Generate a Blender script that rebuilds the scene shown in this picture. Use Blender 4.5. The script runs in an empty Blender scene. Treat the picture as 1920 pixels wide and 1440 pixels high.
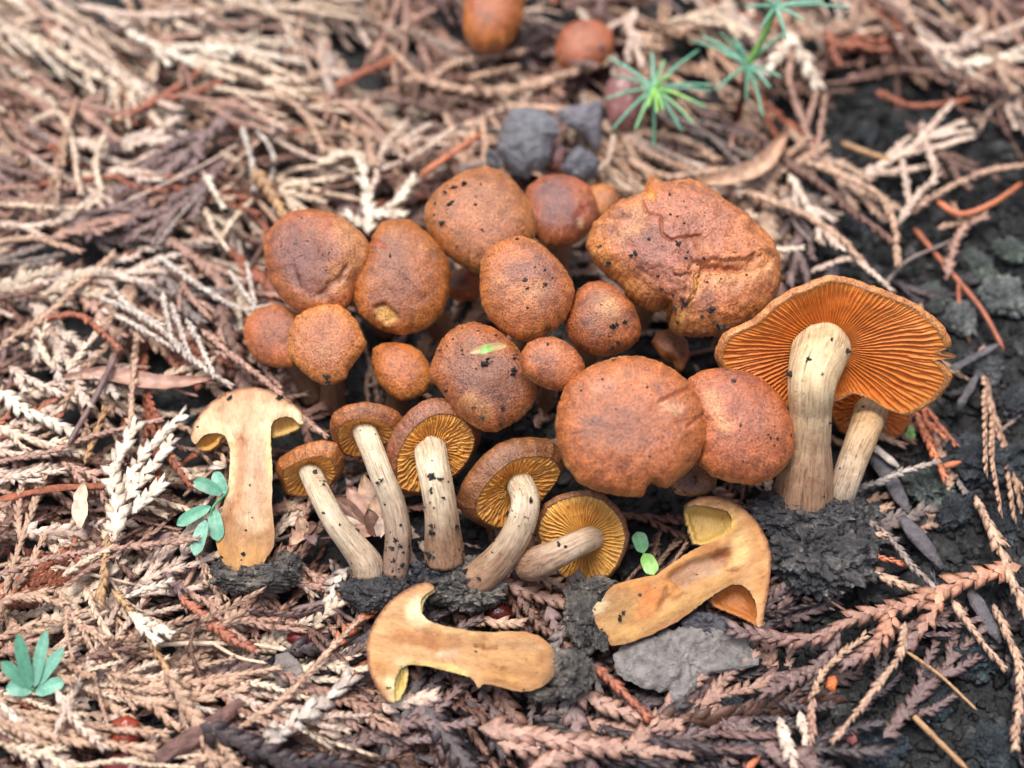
import bpy, math, random
import numpy as np
from mathutils import Vector, Matrix
from mathutils.geometry import delaunay_2d_cdt

# ------------------------------------------------------------------ camera, sky, sun, exposure
# all layout numbers below are centimetres; U turns them into metres
U = 0.01
ELEV = math.radians(60.0)          # the lens looks down on the litter
HFOV = math.radians(42.0)
DIST = 25.0                        # cm from the lens to the middle of the clump
scene = bpy.context.scene
_t = np.array([0.0, -math.cos(ELEV), math.sin(ELEV)])     # towards the lens
_u = np.array([0.0, math.sin(ELEV), math.cos(ELEV)])      # up in the picture
_r = np.array([1.0, 0.0, 0.0])
TARGET = np.array([0.0, 0.0, 1.0])
EYE = TARGET + _t * DIST

cam = bpy.data.cameras.new('camera')
cam_o = bpy.data.objects.new('camera', cam)
scene.collection.objects.link(cam_o)
cam.sensor_width = 36.0
cam.lens = 18.0 / math.tan(HFOV / 2)
cam.clip_start = 0.005
cam.clip_end = 60.0
cam_o.location = Vector(EYE * U)
cam_o.rotation_euler = (math.pi / 2 - ELEV, 0, 0)
cam.dof.use_dof = True
cam.dof.focus_distance = (DIST - 1.5) * U
cam.dof.aperture_fstop = 7.2
scene.camera = cam_o

SUN_EL, SUN_AZ = math.radians(76), math.radians(-35)     # azimuth from +Y (away from the lens) towards +X
world = bpy.data.worlds.new('World')
scene.world = world
world.use_nodes = True
wn = world.node_tree
for n in list(wn.nodes):
    wn.nodes.remove(n)
sky = wn.nodes.new('ShaderNodeTexSky')
sky.sky_type = 'NISHITA'
sky.sun_disc = False
sky.sun_elevation = SUN_EL
sky.sun_rotation = SUN_AZ
sky.air_density = 1.0
sky.dust_density = 6.0
hsv = wn.nodes.new('ShaderNodeHueSaturation')            # overcast: the blue washed out of the sky
hsv.inputs['Saturation'].default_value = 0.8
bg = wn.nodes.new('ShaderNodeBackground')
bg.inputs['Strength'].default_value = 0.085
wo = wn.nodes.new('ShaderNodeOutputWorld')
wn.links.new(sky.outputs['Color'], hsv.inputs['Color'])
wn.links.new(hsv.outputs['Color'], bg.inputs['Color'])
wn.links.new(bg.outputs['Background'], wo.inputs['Surface'])
sun = bpy.data.lights.new('sun', 'SUN')
sun.energy = 1.5
sun.angle = math.radians(26)
sun.color = (1.0, 0.975, 0.94)
sun_o = bpy.data.objects.new('sun', sun)
scene.collection.objects.link(sun_o)
_sd = Vector((math.sin(SUN_AZ) * math.cos(SUN_EL), math.cos(SUN_AZ) * math.cos(SUN_EL), math.sin(SUN_EL)))
sun_o.rotation_euler = _sd.to_track_quat('Z', 'Y').to_euler()
sun_o.location = (0, 0, 2)

vs = scene.view_settings
vs.view_transform = 'Standard'
vs.look = 'None'
vs.exposure = 1.08
vs.gamma = 1.0
vs.use_curve_mapping = False
scene.render.engine = 'CYCLES'
scene.cycles.max_bounces = 6
scene.cycles.diffuse_bounces = 3
scene.cycles.use_denoising = True

rng = np.random.default_rng(7)
random.seed(7)

# ------------------------------------------------------------------ helpers
KPX = 2 * math.tan(HFOV / 2) / 1920.0     # cm per picture unit (1/1920 of the width) per cm of depth


def ray(px, py):
    return -_t + _r * ((px - 960) * KPX) + _u * ((720 - py) * KPX)


def pix(px, py, z):
    """the point at height z (cm) seen at px, py"""
    d = ray(px, py)
    return EYE + d * ((z - EYE[2]) / d[2])


def pixplane(px, py, C, n):
    d = ray(px, py)
    return EYE + d * (np.dot(C - EYE, n) / np.dot(d, n))


def proj(P):
    """world points (n,3) -> picture units (n,2)"""
    q = np.asarray(P, float) - EYE
    dep = -(q @ _t)
    return np.stack([960 + (q @ _r) / dep / KPX, 720 - (q @ _u) / dep / KPX], axis=1)


def upx(P):
    """cm per picture unit at a point"""
    return float(-np.dot(np.asarray(P) - EYE, _t)) * KPX


def vax(a, b, c):
    """axis from (right, up in the picture, towards the lens)"""
    v = _r * a + _u * b + _t * c
    return v / np.linalg.norm(v)


def lin(c):
    c = np.asarray(c, float) / 255.0
    return np.where(c <= 0.04045, c / 12.92, ((c + 0.055) / 1.055) ** 2.4)


def _hash(i, seed):
    h = (i[..., 0].astype(np.int64) * 374761393 + i[..., 1].astype(np.int64) * 668265263 + i[..., 2].astype(np.int64) * 2147483647 + seed * 1274126177) & 0xFFFFFFFF
    h = ((h ^ (h >> 13)) * 1274126177) & 0xFFFFFFFF
    h = h ^ (h >> 16)
    return (h & 0xFFFFFF) / float(0xFFFFFF)


def vnoise(p, freq=1.0, seed=0):
    """smooth value noise in [-1, 1], vectorised"""
    p = np.asarray(p, float) * freq + 137.31
    i = np.floor(p).astype(np.int64)
    f = p - i
    f = f * f * f * (f * (f * 6 - 15) + 10)
    out = 0
    for dx in (0, 1):
        for dy in (0, 1):
            for dz in (0, 1):
                w = (f[..., 0] if dx else 1 - f[..., 0]) * (f[..., 1] if dy else 1 - f[..., 1]) * (f[..., 2] if dz else 1 - f[..., 2])
                out = out + w * _hash(i + np.array([dx, dy, dz]), seed)
    return out * 2 - 1


def fbm(p, freq, seed=0, oct=4, gain=0.5):
    a, s, tot = 1.0, 0, 0
    for k in range(oct):
        s = s + a * vnoise(p, freq * 2 ** k, seed + k * 11)
        tot += a
        a *= gain
    return s / tot


def smooth(a, b, x):
    t = np.clip((x - a) / (b - a), 0, 1)
    return t * t * (3 - 2 * t)


def catmull(pts, n):
    pts = np.asarray(pts, float)
    if len(pts) == 2:
        return pts[0] + (pts[1] - pts[0]) * np.linspace(0, 1, n)[:, None]
    P = np.vstack([2 * pts[0] - pts[1], pts, 2 * pts[-1] - pts[-2]])
    m = len(pts) - 1
    tt = np.linspace(0, m - 1e-6, n)
    k = tt.astype(int)
    f = (tt - k)[:, None]
    a, b, c, d = P[k], P[k + 1], P[k + 2], P[k + 3]
    return 0.5 * (2 * b + (c - a) * f + (2 * a - 5 * b + 4 * c - d) * f ** 2 + (3 * b - a - 3 * c + d) * f ** 3)


def even(path, step):
    """resample a polyline at an even spacing"""
    fine = catmull(path, 80)
    seg = np.linalg.norm(np.diff(fine, axis=0), axis=1)
    s = np.concatenate([[0], np.cumsum(seg)])
    n = max(2, int(round(s[-1] / step)) + 1)
    t = np.linspace(0, s[-1], n)
    return np.stack([np.interp(t, s, fine[:, k]) for k in range(3)], axis=1)


def poly_dist(P2, line):
    """distance from points (n,2) to a polyline"""
    line = np.asarray(line, float)
    best = np.full(len(P2), 1e9)
    if len(line) == 1:
        return np.linalg.norm(P2 - line[0], axis=1)
    for a, b in zip(line[:-1], line[1:]):
        d = b - a
        t = np.clip(((P2 - a) @ d) / max(d @ d, 1e-9), 0, 1)
        best = np.minimum(best, np.linalg.norm(P2 - (a + t[:, None] * d), axis=1))
    return best


def mk(name, V, F, mat, parent=None, origin=None, cols=None, vecs=None, flat=False, mats=None, matidx=None):
    """one mesh object from points in cm (world), F a list of index arrays (n,3)/(n,4)"""
    V = np.asarray(V, float)
    if origin is None:
        origin = parent['_o'] if parent is not None and '_o' in parent else V.mean(axis=0)
    origin = np.array(list(origin), float)
    F = [np.asarray(f, dtype=np.int32) for f in F if len(f)]
    me = bpy.data.meshes.new(name)
    me.vertices.add(len(V))
    me.vertices.foreach_set('co', ((V - origin) * U).astype(np.float32).ravel())
    nl = sum(f.size for f in F)
    npoly = sum(len(f) for f in F)
    me.loops.add(nl)
    me.loops.foreach_set('vertex_index', np.concatenate([f.ravel() for f in F]))
    tot = np.concatenate([np.full(len(f), f.shape[1], dtype=np.int32) for f in F])
    me.polygons.add(npoly)
    me.polygons.foreach_set('loop_start', np.concatenate([[0], np.cumsum(tot)[:-1]]).astype(np.int32))
    me.polygons.foreach_set('loop_total', tot)
    if not flat:
        me.polygons.foreach_set('use_smooth', np.ones(npoly, dtype=bool))
    me.update(calc_edges=True)
    me.validate()
    if cols is not None:
        a = me.attributes.new('col', 'FLOAT_COLOR', 'POINT')
        c = np.ones((len(V), 4), dtype=np.float32)
        c[:, :3] = cols
        a.data.foreach_set('color', c.ravel())
    if vecs is not None:
        a = me.attributes.new('fib', 'FLOAT_VECTOR', 'POINT')
        a.data.foreach_set('vector', np.asarray(vecs, dtype=np.float32).ravel())
    me.materials.append(mat)
    o = bpy.data.objects.new(name, me)
    scene.collection.objects.link(o)
    if parent is not None:
        o.parent = parent
    else:
        o.location = Vector(origin * U)
    return o


def thing(name, label, cat, origin, group=None):
    o = bpy.data.objects.new(name, None)
    o.empty_display_size = 0.005
    scene.collection.objects.link(o)
    o.location = Vector(np.asarray(origin) * U)
    o['_o'] = [float(x) for x in origin]
    tag(o, label, cat, group)
    return o


def tag(o, label=None, cat=None, group=None, kind=None):
    if label:
        o['label'] = label
    if cat:
        o['category'] = cat
    if group:
        o['group'] = group
    if kind:
        o['kind'] = kind
    return o


def ico(sub):
    t = (1 + 5 ** 0.5) / 2
    v = [(-1, t, 0), (1, t, 0), (-1, -t, 0), (1, -t, 0), (0, -1, t), (0, 1, t), (0, -1, -t), (0, 1, -t), (t, 0, -1), (t, 0, 1), (-t, 0, -1), (-t, 0, 1)]
    f = [(0, 11, 5), (0, 5, 1), (0, 1, 7), (0, 7, 10), (0, 10, 11), (1, 5, 9), (5, 11, 4), (11, 10, 2), (10, 7, 6), (7, 1, 8), (3, 9, 4), (3, 4, 2), (3, 2, 6), (3, 6, 8), (3, 8, 9), (4, 9, 5), (2, 4, 11), (6, 2, 10), (8, 6, 7), (9, 8, 1)]
    v = [np.array(x) / np.linalg.norm(x) for x in v]
    for _ in range(sub):
        mid, nf = {}, []

        def m(a, b):
            k = (min(a, b), max(a, b))
            if k not in mid:
                x = v[a] + v[b]
                v.append(x / np.linalg.norm(x))
                mid[k] = len(v) - 1
            return mid[k]
        for a, b, c in f:
            ab, bc, ca = m(a, b), m(b, c), m(c, a)
            nf += [(a, ab, ca), (b, bc, ab), (c, ca, bc), (ab, bc, ca)]
        f = nf
    return np.array(v), np.array(f)


ICO = [ico(k) for k in range(6)]


# ------------------------------------------------------------------ materials
def new_mat(name):
    m = bpy.data.materials.new(name)
    m.use_nodes = True
    nt = m.node_tree
    b = nt.nodes['Principled BSDF']
    return m, nt, b


def node(nt, kind, **kw):
    n = nt.nodes.new(kind)
    for k, v in kw.items():
        if k in n.inputs:
            n.inputs[k].default_value = v
        else:
            setattr(n, k, v)
    return n


def noise_node(nt, scale, detail=4, rough=0.6, vec=None):
    n = nt.nodes.new('ShaderNodeTexNoise')
    n.inputs['Scale'].default_value = scale
    n.inputs['Detail'].default_value = detail
    n.inputs['Roughness'].default_value = rough
    if vec is None:
        tc = nt.nodes.new('ShaderNodeTexCoord')
        vec = tc.outputs['Object']
    nt.links.new(vec, n.inputs['Vector'])
    return n


def ramp(nt, src, stops):
    r = nt.nodes.new('ShaderNodeValToRGB')
    while len(r.color_ramp.elements) < len(stops):
        r.color_ramp.elements.new(0.5)
    for e, (p, c) in zip(r.color_ramp.elements, stops):
        e.position = p
        e.color = (*c, 1) if len(c) == 3 else c
    nt.links.new(src, r.inputs['Fac'])
    return r


def mulcol(nt, a, b, fac=1.0, mode='MULTIPLY'):
    m = nt.nodes.new('ShaderNodeMix')
    m.data_type = 'RGBA'
    m.blend_type = mode
    m.inputs['Factor'].default_value = fac
    nt.links.new(a, m.inputs[6])
    nt.links.new(b, m.inputs[7])
    return m.outputs[2]


def bump(nt, b, height, dist, strength=1.0, prev=None):
    n = nt.nodes.new('ShaderNodeBump')
    n.inputs['Distance'].default_value = dist
    n.inputs['Strength'].default_value = strength
    nt.links.new(height, n.inputs['Height'])
    if prev is not None:
        nt.links.new(prev, n.inputs['Normal'])
    nt.links.new(n.outputs['Normal'], b.inputs['Normal'])
    return n.outputs['Normal']


def g(v):
    return (v, v, v)


def attr(nt, name):
    a = nt.nodes.new('ShaderNodeAttribute')
    a.attribute_name = name
    return a


def m_cap():
    m, nt, b = new_mat('cap_skin')
    a = attr(nt, 'col')
    n1 = noise_node(nt, 420, 5, 0.65)
    n2 = noise_node(nt, 2600, 3, 0.7)
    c = mulcol(nt, a.outputs['Color'], ramp(nt, n1.outputs['Fac'], [(0.27, (0.55, 0.50, 0.53)), (0.48, (0.98, 0.96, 0.96)), (0.75, (1.28, 1.30, 1.32))]).outputs['Color'])
    c = mulcol(nt, c, ramp(nt, n2.outputs['Fac'], [(0.32, (0.36, 0.28, 0.28)), (0.47, g(0.96)), (0.66, (1.45, 1.55, 1.62))]).outputs['Color'])
    # tiny dark scales of the cuticle
    vo = nt.nodes.new('ShaderNodeTexVoronoi')
    vo.inputs['Scale'].default_value = 1100
    tc = nt.nodes.new('ShaderNodeTexCoord')
    nt.links.new(tc.outputs['Object'], vo.inputs['Vector'])
    c = mulcol(nt, c, ramp(nt, vo.outputs['Distance'], [(0.05, (0.35, 0.27, 0.27)), (0.22, g(1.0))]).outputs['Color'], 0.35)
    nt.links.new(c, b.inputs['Base Color'])
    b.inputs['Roughness'].default_value = 0.40
    b.inputs['Specular IOR Level'].default_value = 0.75
    p = bump(nt, b, n1.outputs['Fac'], 0.0010, 0.38)
    bump(nt, b, n2.outputs['Fac'], 0.00035, 0.6, p)
    return m


def m_fib(name, rough=0.6, dark=(0.50, 0.36, 0.26), strength=0.7, sss=0.0, speck=0.9, blotch=0.7):
    """fibrous flesh or stem: noise drawn out along the length (attribute fib)"""
    m, nt, b = new_mat(name)
    a = attr(nt, 'col')
    f = attr(nt, 'fib')
    n1 = noise_node(nt, 2.2, 7, 0.72, f.outputs['Vector'])
    n2 = noise_node(nt, 900, 5, 0.75)
    n3 = noise_node(nt, 230, 4, 0.6)
    c = mulcol(nt, a.outputs['Color'], ramp(nt, n1.outputs['Fac'], [(0.33, dark), (0.47, (0.92, 0.88, 0.84)), (0.62, g(1.18))]).outputs['Color'], strength)
    c = mulcol(nt, c, ramp(nt, n2.outputs['Fac'], [(0.30, (0.50, 0.43, 0.38)), (0.43, g(1.0)), (0.62, g(1.05)), (0.72, g(1.45))]).outputs['Color'], speck)
    c = mulcol(nt, c, ramp(nt, n3.outputs['Fac'], [(0.30, (0.72, 0.60, 0.50)), (0.5, g(1.0)), (0.70, g(1.12))]).outputs['Color'], blotch)
    nt.links.new(c, b.inputs['Base Color'])
    b.inputs['Roughness'].default_value = rough
    if sss:
        b.inputs['Subsurface Weight'].default_value = sss
        b.inputs['Subsurface Radius'].default_value = (1.0, 0.5, 0.2)
        b.inputs['Subsurface Scale'].default_value = 0.0012
    p = bump(nt, b, n1.outputs['Fac'], 0.0008, 0.5)
    bump(nt, b, n2.outputs['Fac'], 0.0004, 0.5, p)
    return m


def m_gill():
    m, nt, b = new_mat('gill_tissue')
    a = attr(nt, 'col')
    n2 = noise_node(nt, 700, 4, 0.7)
    c = mulcol(nt, a.outputs['Color'], ramp(nt, n2.outputs['Fac'], [(0.28, (0.66, 0.55, 0.45)), (0.5, g(1.0)), (0.75, g(1.15))]).outputs['Color'], 0.7)
    nt.links.new(c, b.inputs['Base Color'])
    b.inputs['Roughness'].default_value = 0.6
    b.inputs['Subsurface Weight'].default_value = 0.3
    b.inputs['Subsurface Radius'].default_value = (1.0, 0.45, 0.15)
    b.inputs['Subsurface Scale'].default_value = 0.0010
    bump(nt, b, n2.outputs['Fac'], 0.0004, 0.4)
    return m


def m_sprig():
    m, nt, b = new_mat('dead_scale_leaf')
    a = attr(nt, 'col')
    oi = nt.nodes.new('ShaderNodeObjectInfo')
    n1 = noise_node(nt, 260, 4, 0.65)
    n2 = noise_node(nt, 1500, 3, 0.7)
    c = mulcol(nt, a.outputs['Color'], oi.outputs['Color'])
    c = mulcol(nt, c, ramp(nt, n1.outputs['Fac'], [(0.3, (0.66, 0.57, 0.54)), (0.52, g(1.0)), (0.75, g(1.2))]).outputs['Color'], 0.8)
    c = mulcol(nt, c, ramp(nt, n2.outputs['Fac'], [(0.30, (0.70, 0.64, 0.6)), (0.5, g(1.0)), (0.7, g(1.12))]).outputs['Color'], 0.7)
    nt.links.new(c, b.inputs['Base Color'])
    b.inputs['Roughness'].default_value = 0.46
    b.inputs['Specular IOR Level'].default_value = 0.6
    bump(nt, b, n2.outputs['Fac'], 0.0004, 0.7)
    return m


def m_soil():
    m, nt, b = new_mat('wet_soil')
    n1 = noise_node(nt, 170, 7, 0.75)
    n2 = noise_node(nt, 1300, 4, 0.75)
    oi = nt.nodes.new('ShaderNodeObjectInfo')
    r = ramp(nt, n1.outputs['Fac'], [(0.3, (0.006, 0.006, 0.007)), (0.46, (0.013, 0.013, 0.014)), (0.58, (0.027, 0.026, 0.026)), (0.72, (0.058, 0.056, 0.050))])
    c = mulcol(nt, r.outputs['Color'], ramp(nt, n2.outputs['Fac'], [(0.35, g(0.55)), (0.5, g(1.0)), (0.66, g(1.5)), (0.76, g(2.4))]).outputs['Color'])
    c = mulcol(nt, c, oi.outputs['Color'])
    ge = nt.nodes.new('ShaderNodeNewGeometry')        # each crumb has a tone of its own
    c = mulcol(nt, c, ramp(nt, ge.outputs['Random Per Island'], [(0.0, (0.55, 0.58, 0.65)), (0.40, g(1.1)), (0.75, (2.2, 2.35, 2.3)), (1.0, (5.0, 5.0, 4.6))]).outputs['Color'])
    nt.links.new(c, b.inputs['Base Color'])
    b.inputs['Roughness'].default_value = 0.42
    p = bump(nt, b, n1.outputs['Fac'], 0.005, 0.7)
    bump(nt, b, n2.outputs['Fac'], 0.0006, 0.9, p)
    return m


def m_col(name, rough=0.5, scale=500, var=0.6, sss=0.0, bd=0.0004):
    m, nt, b = new_mat(name)
    a = attr(nt, 'col')
    n1 = noise_node(nt, scale, 5, 0.65)
    c = mulcol(nt, a.outputs['Color'], ramp(nt, n1.outputs['Fac'], [(0.28, g(0.45)), (0.5, g(1.0)), (0.74, g(1.45))]).outputs['Color'], var)
    nt.links.new(c, b.inputs['Base Color'])
    b.inputs['Roughness'].default_value = rough
    if sss:
        b.inputs['Subsurface Weight'].default_value = sss
        b.inputs['Subsurface Radius'].default_value = (0.6, 1.0, 0.4)
        b.inputs['Subsurface Scale'].default_value = 0.001
    bump(nt, b, n1.outputs['Fac'], bd, 0.6)
    return m


M_CAP, M_GILL, M_SPRIG, M_SOIL = m_cap(), m_gill(), m_sprig(), m_soil()
M_STEM = m_fib('stem_fibre', 0.5, (0.36, 0.25, 0.19), 0.95)
M_FLESH = m_fib('cut_flesh', 0.26, (0.70, 0.56, 0.44), 0.55, 0.35, 0.35, 0.8)
M_GREEN = m_col('green_leaf', 0.42, 900, 0.5, 0.2, 0.0002)
M_BARK = m_col('bark', 0.5, 650, 1.0, 0, 0.0022)
M_SEED = m_col('seed_coat', 0.25, 300, 0.6, 0, 0.0002)
M_PAPER = m_col('dry_bract', 0.5, 450, 0.8, 0, 0.0005)

# ------------------------------------------------------------------ ground
def ground_h(x, y):
    """height of the soil (cm)"""
    p = np.stack([np.asarray(x, float), np.asarray(y, float), np.zeros_like(np.asarray(x, float))], axis=-1)
    h = 0.30 * fbm(p, 0.22, 3, 3) + 0.16 * fbm(p, 0.9, 5, 3)
    q = proj(np.stack([p[..., 0].ravel(), p[..., 1].ravel(), np.zeros(p[..., 0].size)], axis=1))
    rough = smooth(1350, 1600, q[:, 0] - 0.25 * (q[:, 1] - 700)).reshape(np.shape(x))
    rough = np.maximum(rough, 0.55 * smooth(1150, 1330, q[:, 1]).reshape(np.shape(x)))
    h = h + rough * (0.22 * np.abs(fbm(p, 1.5, 8, 3)) + 0.08 * fbm(p, 4.5, 9, 2))
    h = h + 0.16 * np.abs(fbm(p, 2.2, 25, 3)) + 0.05 * fbm(p, 6.0, 21, 2)
    return h - 0.10


_gx, _gy = np.linspace(-22, 22, 441), np.linspace(-16, 22, 381)
_GH = ground_h(*np.meshgrid(_gx, _gy))


def gh(x, y):
    """the same, looked up quickly for one place"""
    i = min(max((x + 22) / 0.1, 0), 439.0)
    j = min(max((y + 16) / 0.1, 0), 379.0)
    i0, j0 = int(i), int(j)
    a, b = i - i0, j - j0
    return float((_GH[j0, i0] * (1 - a) + _GH[j0, i0 + 1] * a) * (1 - b) + (_GH[j0 + 1, i0] * (1 - a) + _GH[j0 + 1, i0 + 1] * a) * b)


def build_ground():
    xs = np.concatenate([[-150, -60, -32], np.linspace(-20, 20, 270), [32, 60, 150]])
    ys = np.concatenate([[-150, -60, -24], np.linspace(-14, 20, 240), [32, 60, 150]])
    X, Y = np.meshgrid(xs, ys)
    far = smooth(20, 34, np.maximum(np.abs(X), np.abs(Y - 2)))
    Z = ground_h(X, Y) * (1 - far)
    fine = np.stack([X, Y, X * 0], axis=-1)
    Z = Z + (1 - far) * 0.03 * fbm(fine, 9.0, 27, 2)
    V = np.stack([X.ravel(), Y.ravel(), Z.ravel()], axis=1)
    ny, nx = X.shape
    idx = np.arange(nx * ny).reshape(ny, nx)
    F = np.stack([idx[:-1, :-1], idx[:-1, 1:], idx[1:, 1:], idx[1:, :-1]], axis=-1).reshape(-1, 4)
    o = mk('ground', V, [F], M_SOIL, origin=(0, 0, 0))
    tag(o, 'black damp crumbly soil under the litter', None, None, 'structure')


build_ground()


# ------------------------------------------------------------------ scale-leaf sprigs
# templates: a along the shoot (units of node spacing), b across and c up (units of width)
LAT = np.array([[0.0, 0.04, 0.16], [0.55, 0.46, 0.02], [1.42, 0.56, 0.05], [1.12, 0.10, 0.17], [0.6, 0.25, 0.27], [0.6, 0.22, -0.22]])
LATF = np.array([[0, 4, 1], [1, 4, 2], [2, 4, 3], [3, 4, 0], [0, 1, 5], [1, 2, 5], [2, 3, 5]])
TOP = np.array([[0.05, 0.0, 0.17], [0.7, 0.25, 0.19], [1.32, 0.0, 0.24], [0.7, -0.25, 0.19], [0.72, 0.0, 0.33]])
TOPF = np.array([[0, 4, 1][::-1], [1, 4, 2][::-1], [2, 4, 3][::-1], [3, 4, 0][::-1]])


def frames(P, up):
    T = np.gradient(P, axis=0)
    T /= np.linalg.norm(T, axis=1)[:, None] + 1e-9
    N = up[None, :] - (T @ up)[:, None] * T
    N /= np.linalg.norm(N, axis=1)[:, None] + 1e-9
    B = np.cross(N, T)
    return T, B, N


class Acc:
    def __init__(self):
        self.V, self.F3, self.C, self.n = [], [], [], 0

    def add(self, V, F, C):
        self.V.append(V)
        self.F3.append(np.asarray(F) + self.n)
        self.C.append(np.broadcast_to(C, (len(V), 3)) if np.ndim(C) < 2 else C)
        self.n += len(V)

    def get(self):
        return np.concatenate(self.V), np.concatenate(self.F3), np.concatenate(self.C)


def shoot(acc, path, w0, w1, col, up=np.array([0., 0., 1.]), fl=1.0, space=0.95, r=None, col1=None, under=True):
    """one scaly shoot along a path: keeled side scales overlapping flat face scales"""
    r = r or rng
    step = max(w0, 0.03) * space
    P = even(path, step)
    n = len(P)
    T, B, N = frames(P, up)
    tt = np.linspace(0, 1, n)
    w = (w0 + (w1 - w0) * tt)
    col = np.asarray(col, float)
    cc = col[None, :] if col1 is None else col[None, :] * (1 - tt[:, None]) + np.asarray(col1)[None, :] * tt[:, None]
    cc = np.broadcast_to(cc, (n, 3))
    for (tpl, tf, mir) in ((LAT, LATF, 1), (LAT, LATF, -1), (TOP, TOPF, 1), (TOP, TOPF, -1)):
        if tpl is TOP and mir < 0 and not under:
            continue
        m = len(tpl)
        a = tpl[:, 0][None, :] * step * (1 + 0.14 * r.standard_normal(n))[:, None]
        jit = 1 + 0.20 * r.standard_normal(n)
        b = tpl[:, 1][None, :] * (w * np.clip(jit, 0.55, 1.5))[:, None]
        c = tpl[:, 2][None, :] * (w * fl)[:, None] * (1 + 0.15 * r.standard_normal(n))[:, None]
        off = 0.0
        if tpl is LAT:
            b = b * mir
            off = 0.5 if mir > 0 else 0.35
        else:
            c = c * mir
        Q = P + T * (step * (off - 0.4))
        V = Q[:, None, :] + T[:, None, :] * a[..., None] + B[:, None, :] * b[..., None] + N[:, None, :] * c[..., None]
        f = tf if mir > 0 else tf[:, ::-1]
        F = (f[None] + (np.arange(n) * m)[:, None, None]).reshape(-1, 3)
        tone = 1 + 0.16 * r.standard_normal((n, 1, 1))
        tip = np.zeros((1, m, 1))
        tip[0, 2, 0] = 0.22
        tip[0, 0, 0] = -0.18  # scale bases darkened like shade under the overlap, tips lightened
        C = np.clip(cc[:, None, :] * tone * (1 + tip), 0.004, 0.9) + np.zeros((n, m, 1))
        acc.add(V.reshape(-1, 3), F, C.reshape(-1, 3))


def tube(acc, path, w0, w1, col, sides=7, step=None, flat=1.0, up=np.array([0., 0., 1.]), bumpy=0.08, r=None, tip=True):
    r = r or rng
    P = even(path, step or max(w0, 0.04) * 0.9)
    n = len(P)
    T, B, N = frames(P, up)
    rad = (w0 + (w1 - w0) * np.linspace(0, 1, n)) / 2 * (1 + bumpy * r.standard_normal(n))
    if tip:
        rad[0] *= 0.55
        rad[-1] *= 0.4
    th = np.linspace(0, 2 * np.pi, sides, endpoint=False)
    V = P[:, None, :] + rad[:, None, None] * (np.cos(th)[None, :, None] * B[:, None, :] + flat * np.sin(th)[None, :, None] * N[:, None, :])
    idx = np.arange(n * sides).reshape(n, sides)
    a, b2, c, d = idx[:-1], np.roll(idx[:-1], -1, 1), np.roll(idx[1:], -1, 1), idx[1:]
    F = np.concatenate([np.stack([a, b2, c], -1).reshape(-1, 3), np.stack([a, c, d], -1).reshape(-1, 3)])
    caps = []
    for ring, flip in ((idx[0], True), (idx[-1], False)):
        for k in range(1, sides - 1):
            t3 = [ring[0], ring[k], ring[k + 1]]
            caps.append(t3[::-1] if flip else t3)
    C = np.clip(np.asarray(col)[None, :] * (1 + 0.1 * r.standard_normal((n, 1))), 0.004, 0.9)
    acc.add(V.reshape(-1, 3), np.concatenate([F, np.array(caps)]), np.repeat(C, sides, axis=0))


def blade(acc, path, w, col, up=np.array([0., 0., 1.]), curl=0.25, thick=0.06, r=None, peak=0.45):
    """a dry leaf or strip: tapered both ways, folded along the middle, with thickness"""
    r = r or rng
    P = even(path, w * 0.35)
    n = len(P)
    T, B, N = frames(P, up)
    t = np.linspace(0, 1, n)
    ww = w / 2 * np.clip(np.where(t < peak, 0.35 + 0.65 * np.sin(t / peak * np.pi / 2), np.cos((t - peak) / (1 - peak) * np.pi / 2) ** 0.7), 0.04, 1) * (1 + 0.06 * r.standard_normal(n))
    us = np.linspace(-1, 1, 7)
    rows = []
    for sgn in (1, -1):
        hgt = curl * w * (us ** 2)[None, :] * np.ones((n, 1)) + sgn * thick * w * 0.5 * (1 - us ** 4)[None, :]
        hgt = hgt + 0.03 * w * r.standard_normal((n, 7))
        rows.append(P[:, None, :] + (us[None, :] * ww[:, None])[..., None] * B[:, None, :] + hgt[..., None] * N[:, None, :])
    m = 7
    Fs = []
    for k in range(2):
        idx = np.arange(n * m).reshape(n, m) + k * n * m
        a, b2, c, d = idx[:-1, :-1], idx[:-1, 1:], idx[1:, 1:], idx[1:, :-1]
        q = np.concatenate([np.stack([a, b2, c], -1).reshape(-1, 3), np.stack([a, c, d], -1).reshape(-1, 3)])
        Fs.append(q if k else q[:, ::-1])
    V = np.concatenate([x.reshape(-1, 3) for x in rows])
    C = np.clip(np.asarray(col)[None, :] * (1 + 0.10 * r.standard_normal((len(V), 1))), 0.004, 0.9)
    acc.add(V, np.concatenate(Fs), C)


PAL = {
    'straw': (226, 200, 171), 'cream': (236, 217, 193), 'pale': (219, 192, 171), 'tan': (196, 158, 129), 'pink': (180, 138, 118), 'apricot': (206, 142, 106),
    'rust': (168, 92, 58), 'orange': (208, 118, 70), 'brown': (116, 80, 64), 'purple': (128, 101, 96), 'dark': (70, 57, 58),
    'grey': (142, 126, 118), 'ochre': (182, 138, 88), 'frost': (202, 188, 174), 'wood': (98, 94, 98),
}
PALL = {}
for _k, _v in PAL.items():
    _c = lin(_v) * 0.90
    _y = float(_c @ np.array([0.3, 0.59, 0.11]))
    _f = 0.10 if _k in ('rust', 'orange', 'ochre', 'apricot') else 0.08      # weathered: some of the colour leached out
    PALL[_k] = _c * (1 - _f) + _y * np.array([1.0, 0.98, 1.02]) * _f


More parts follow.
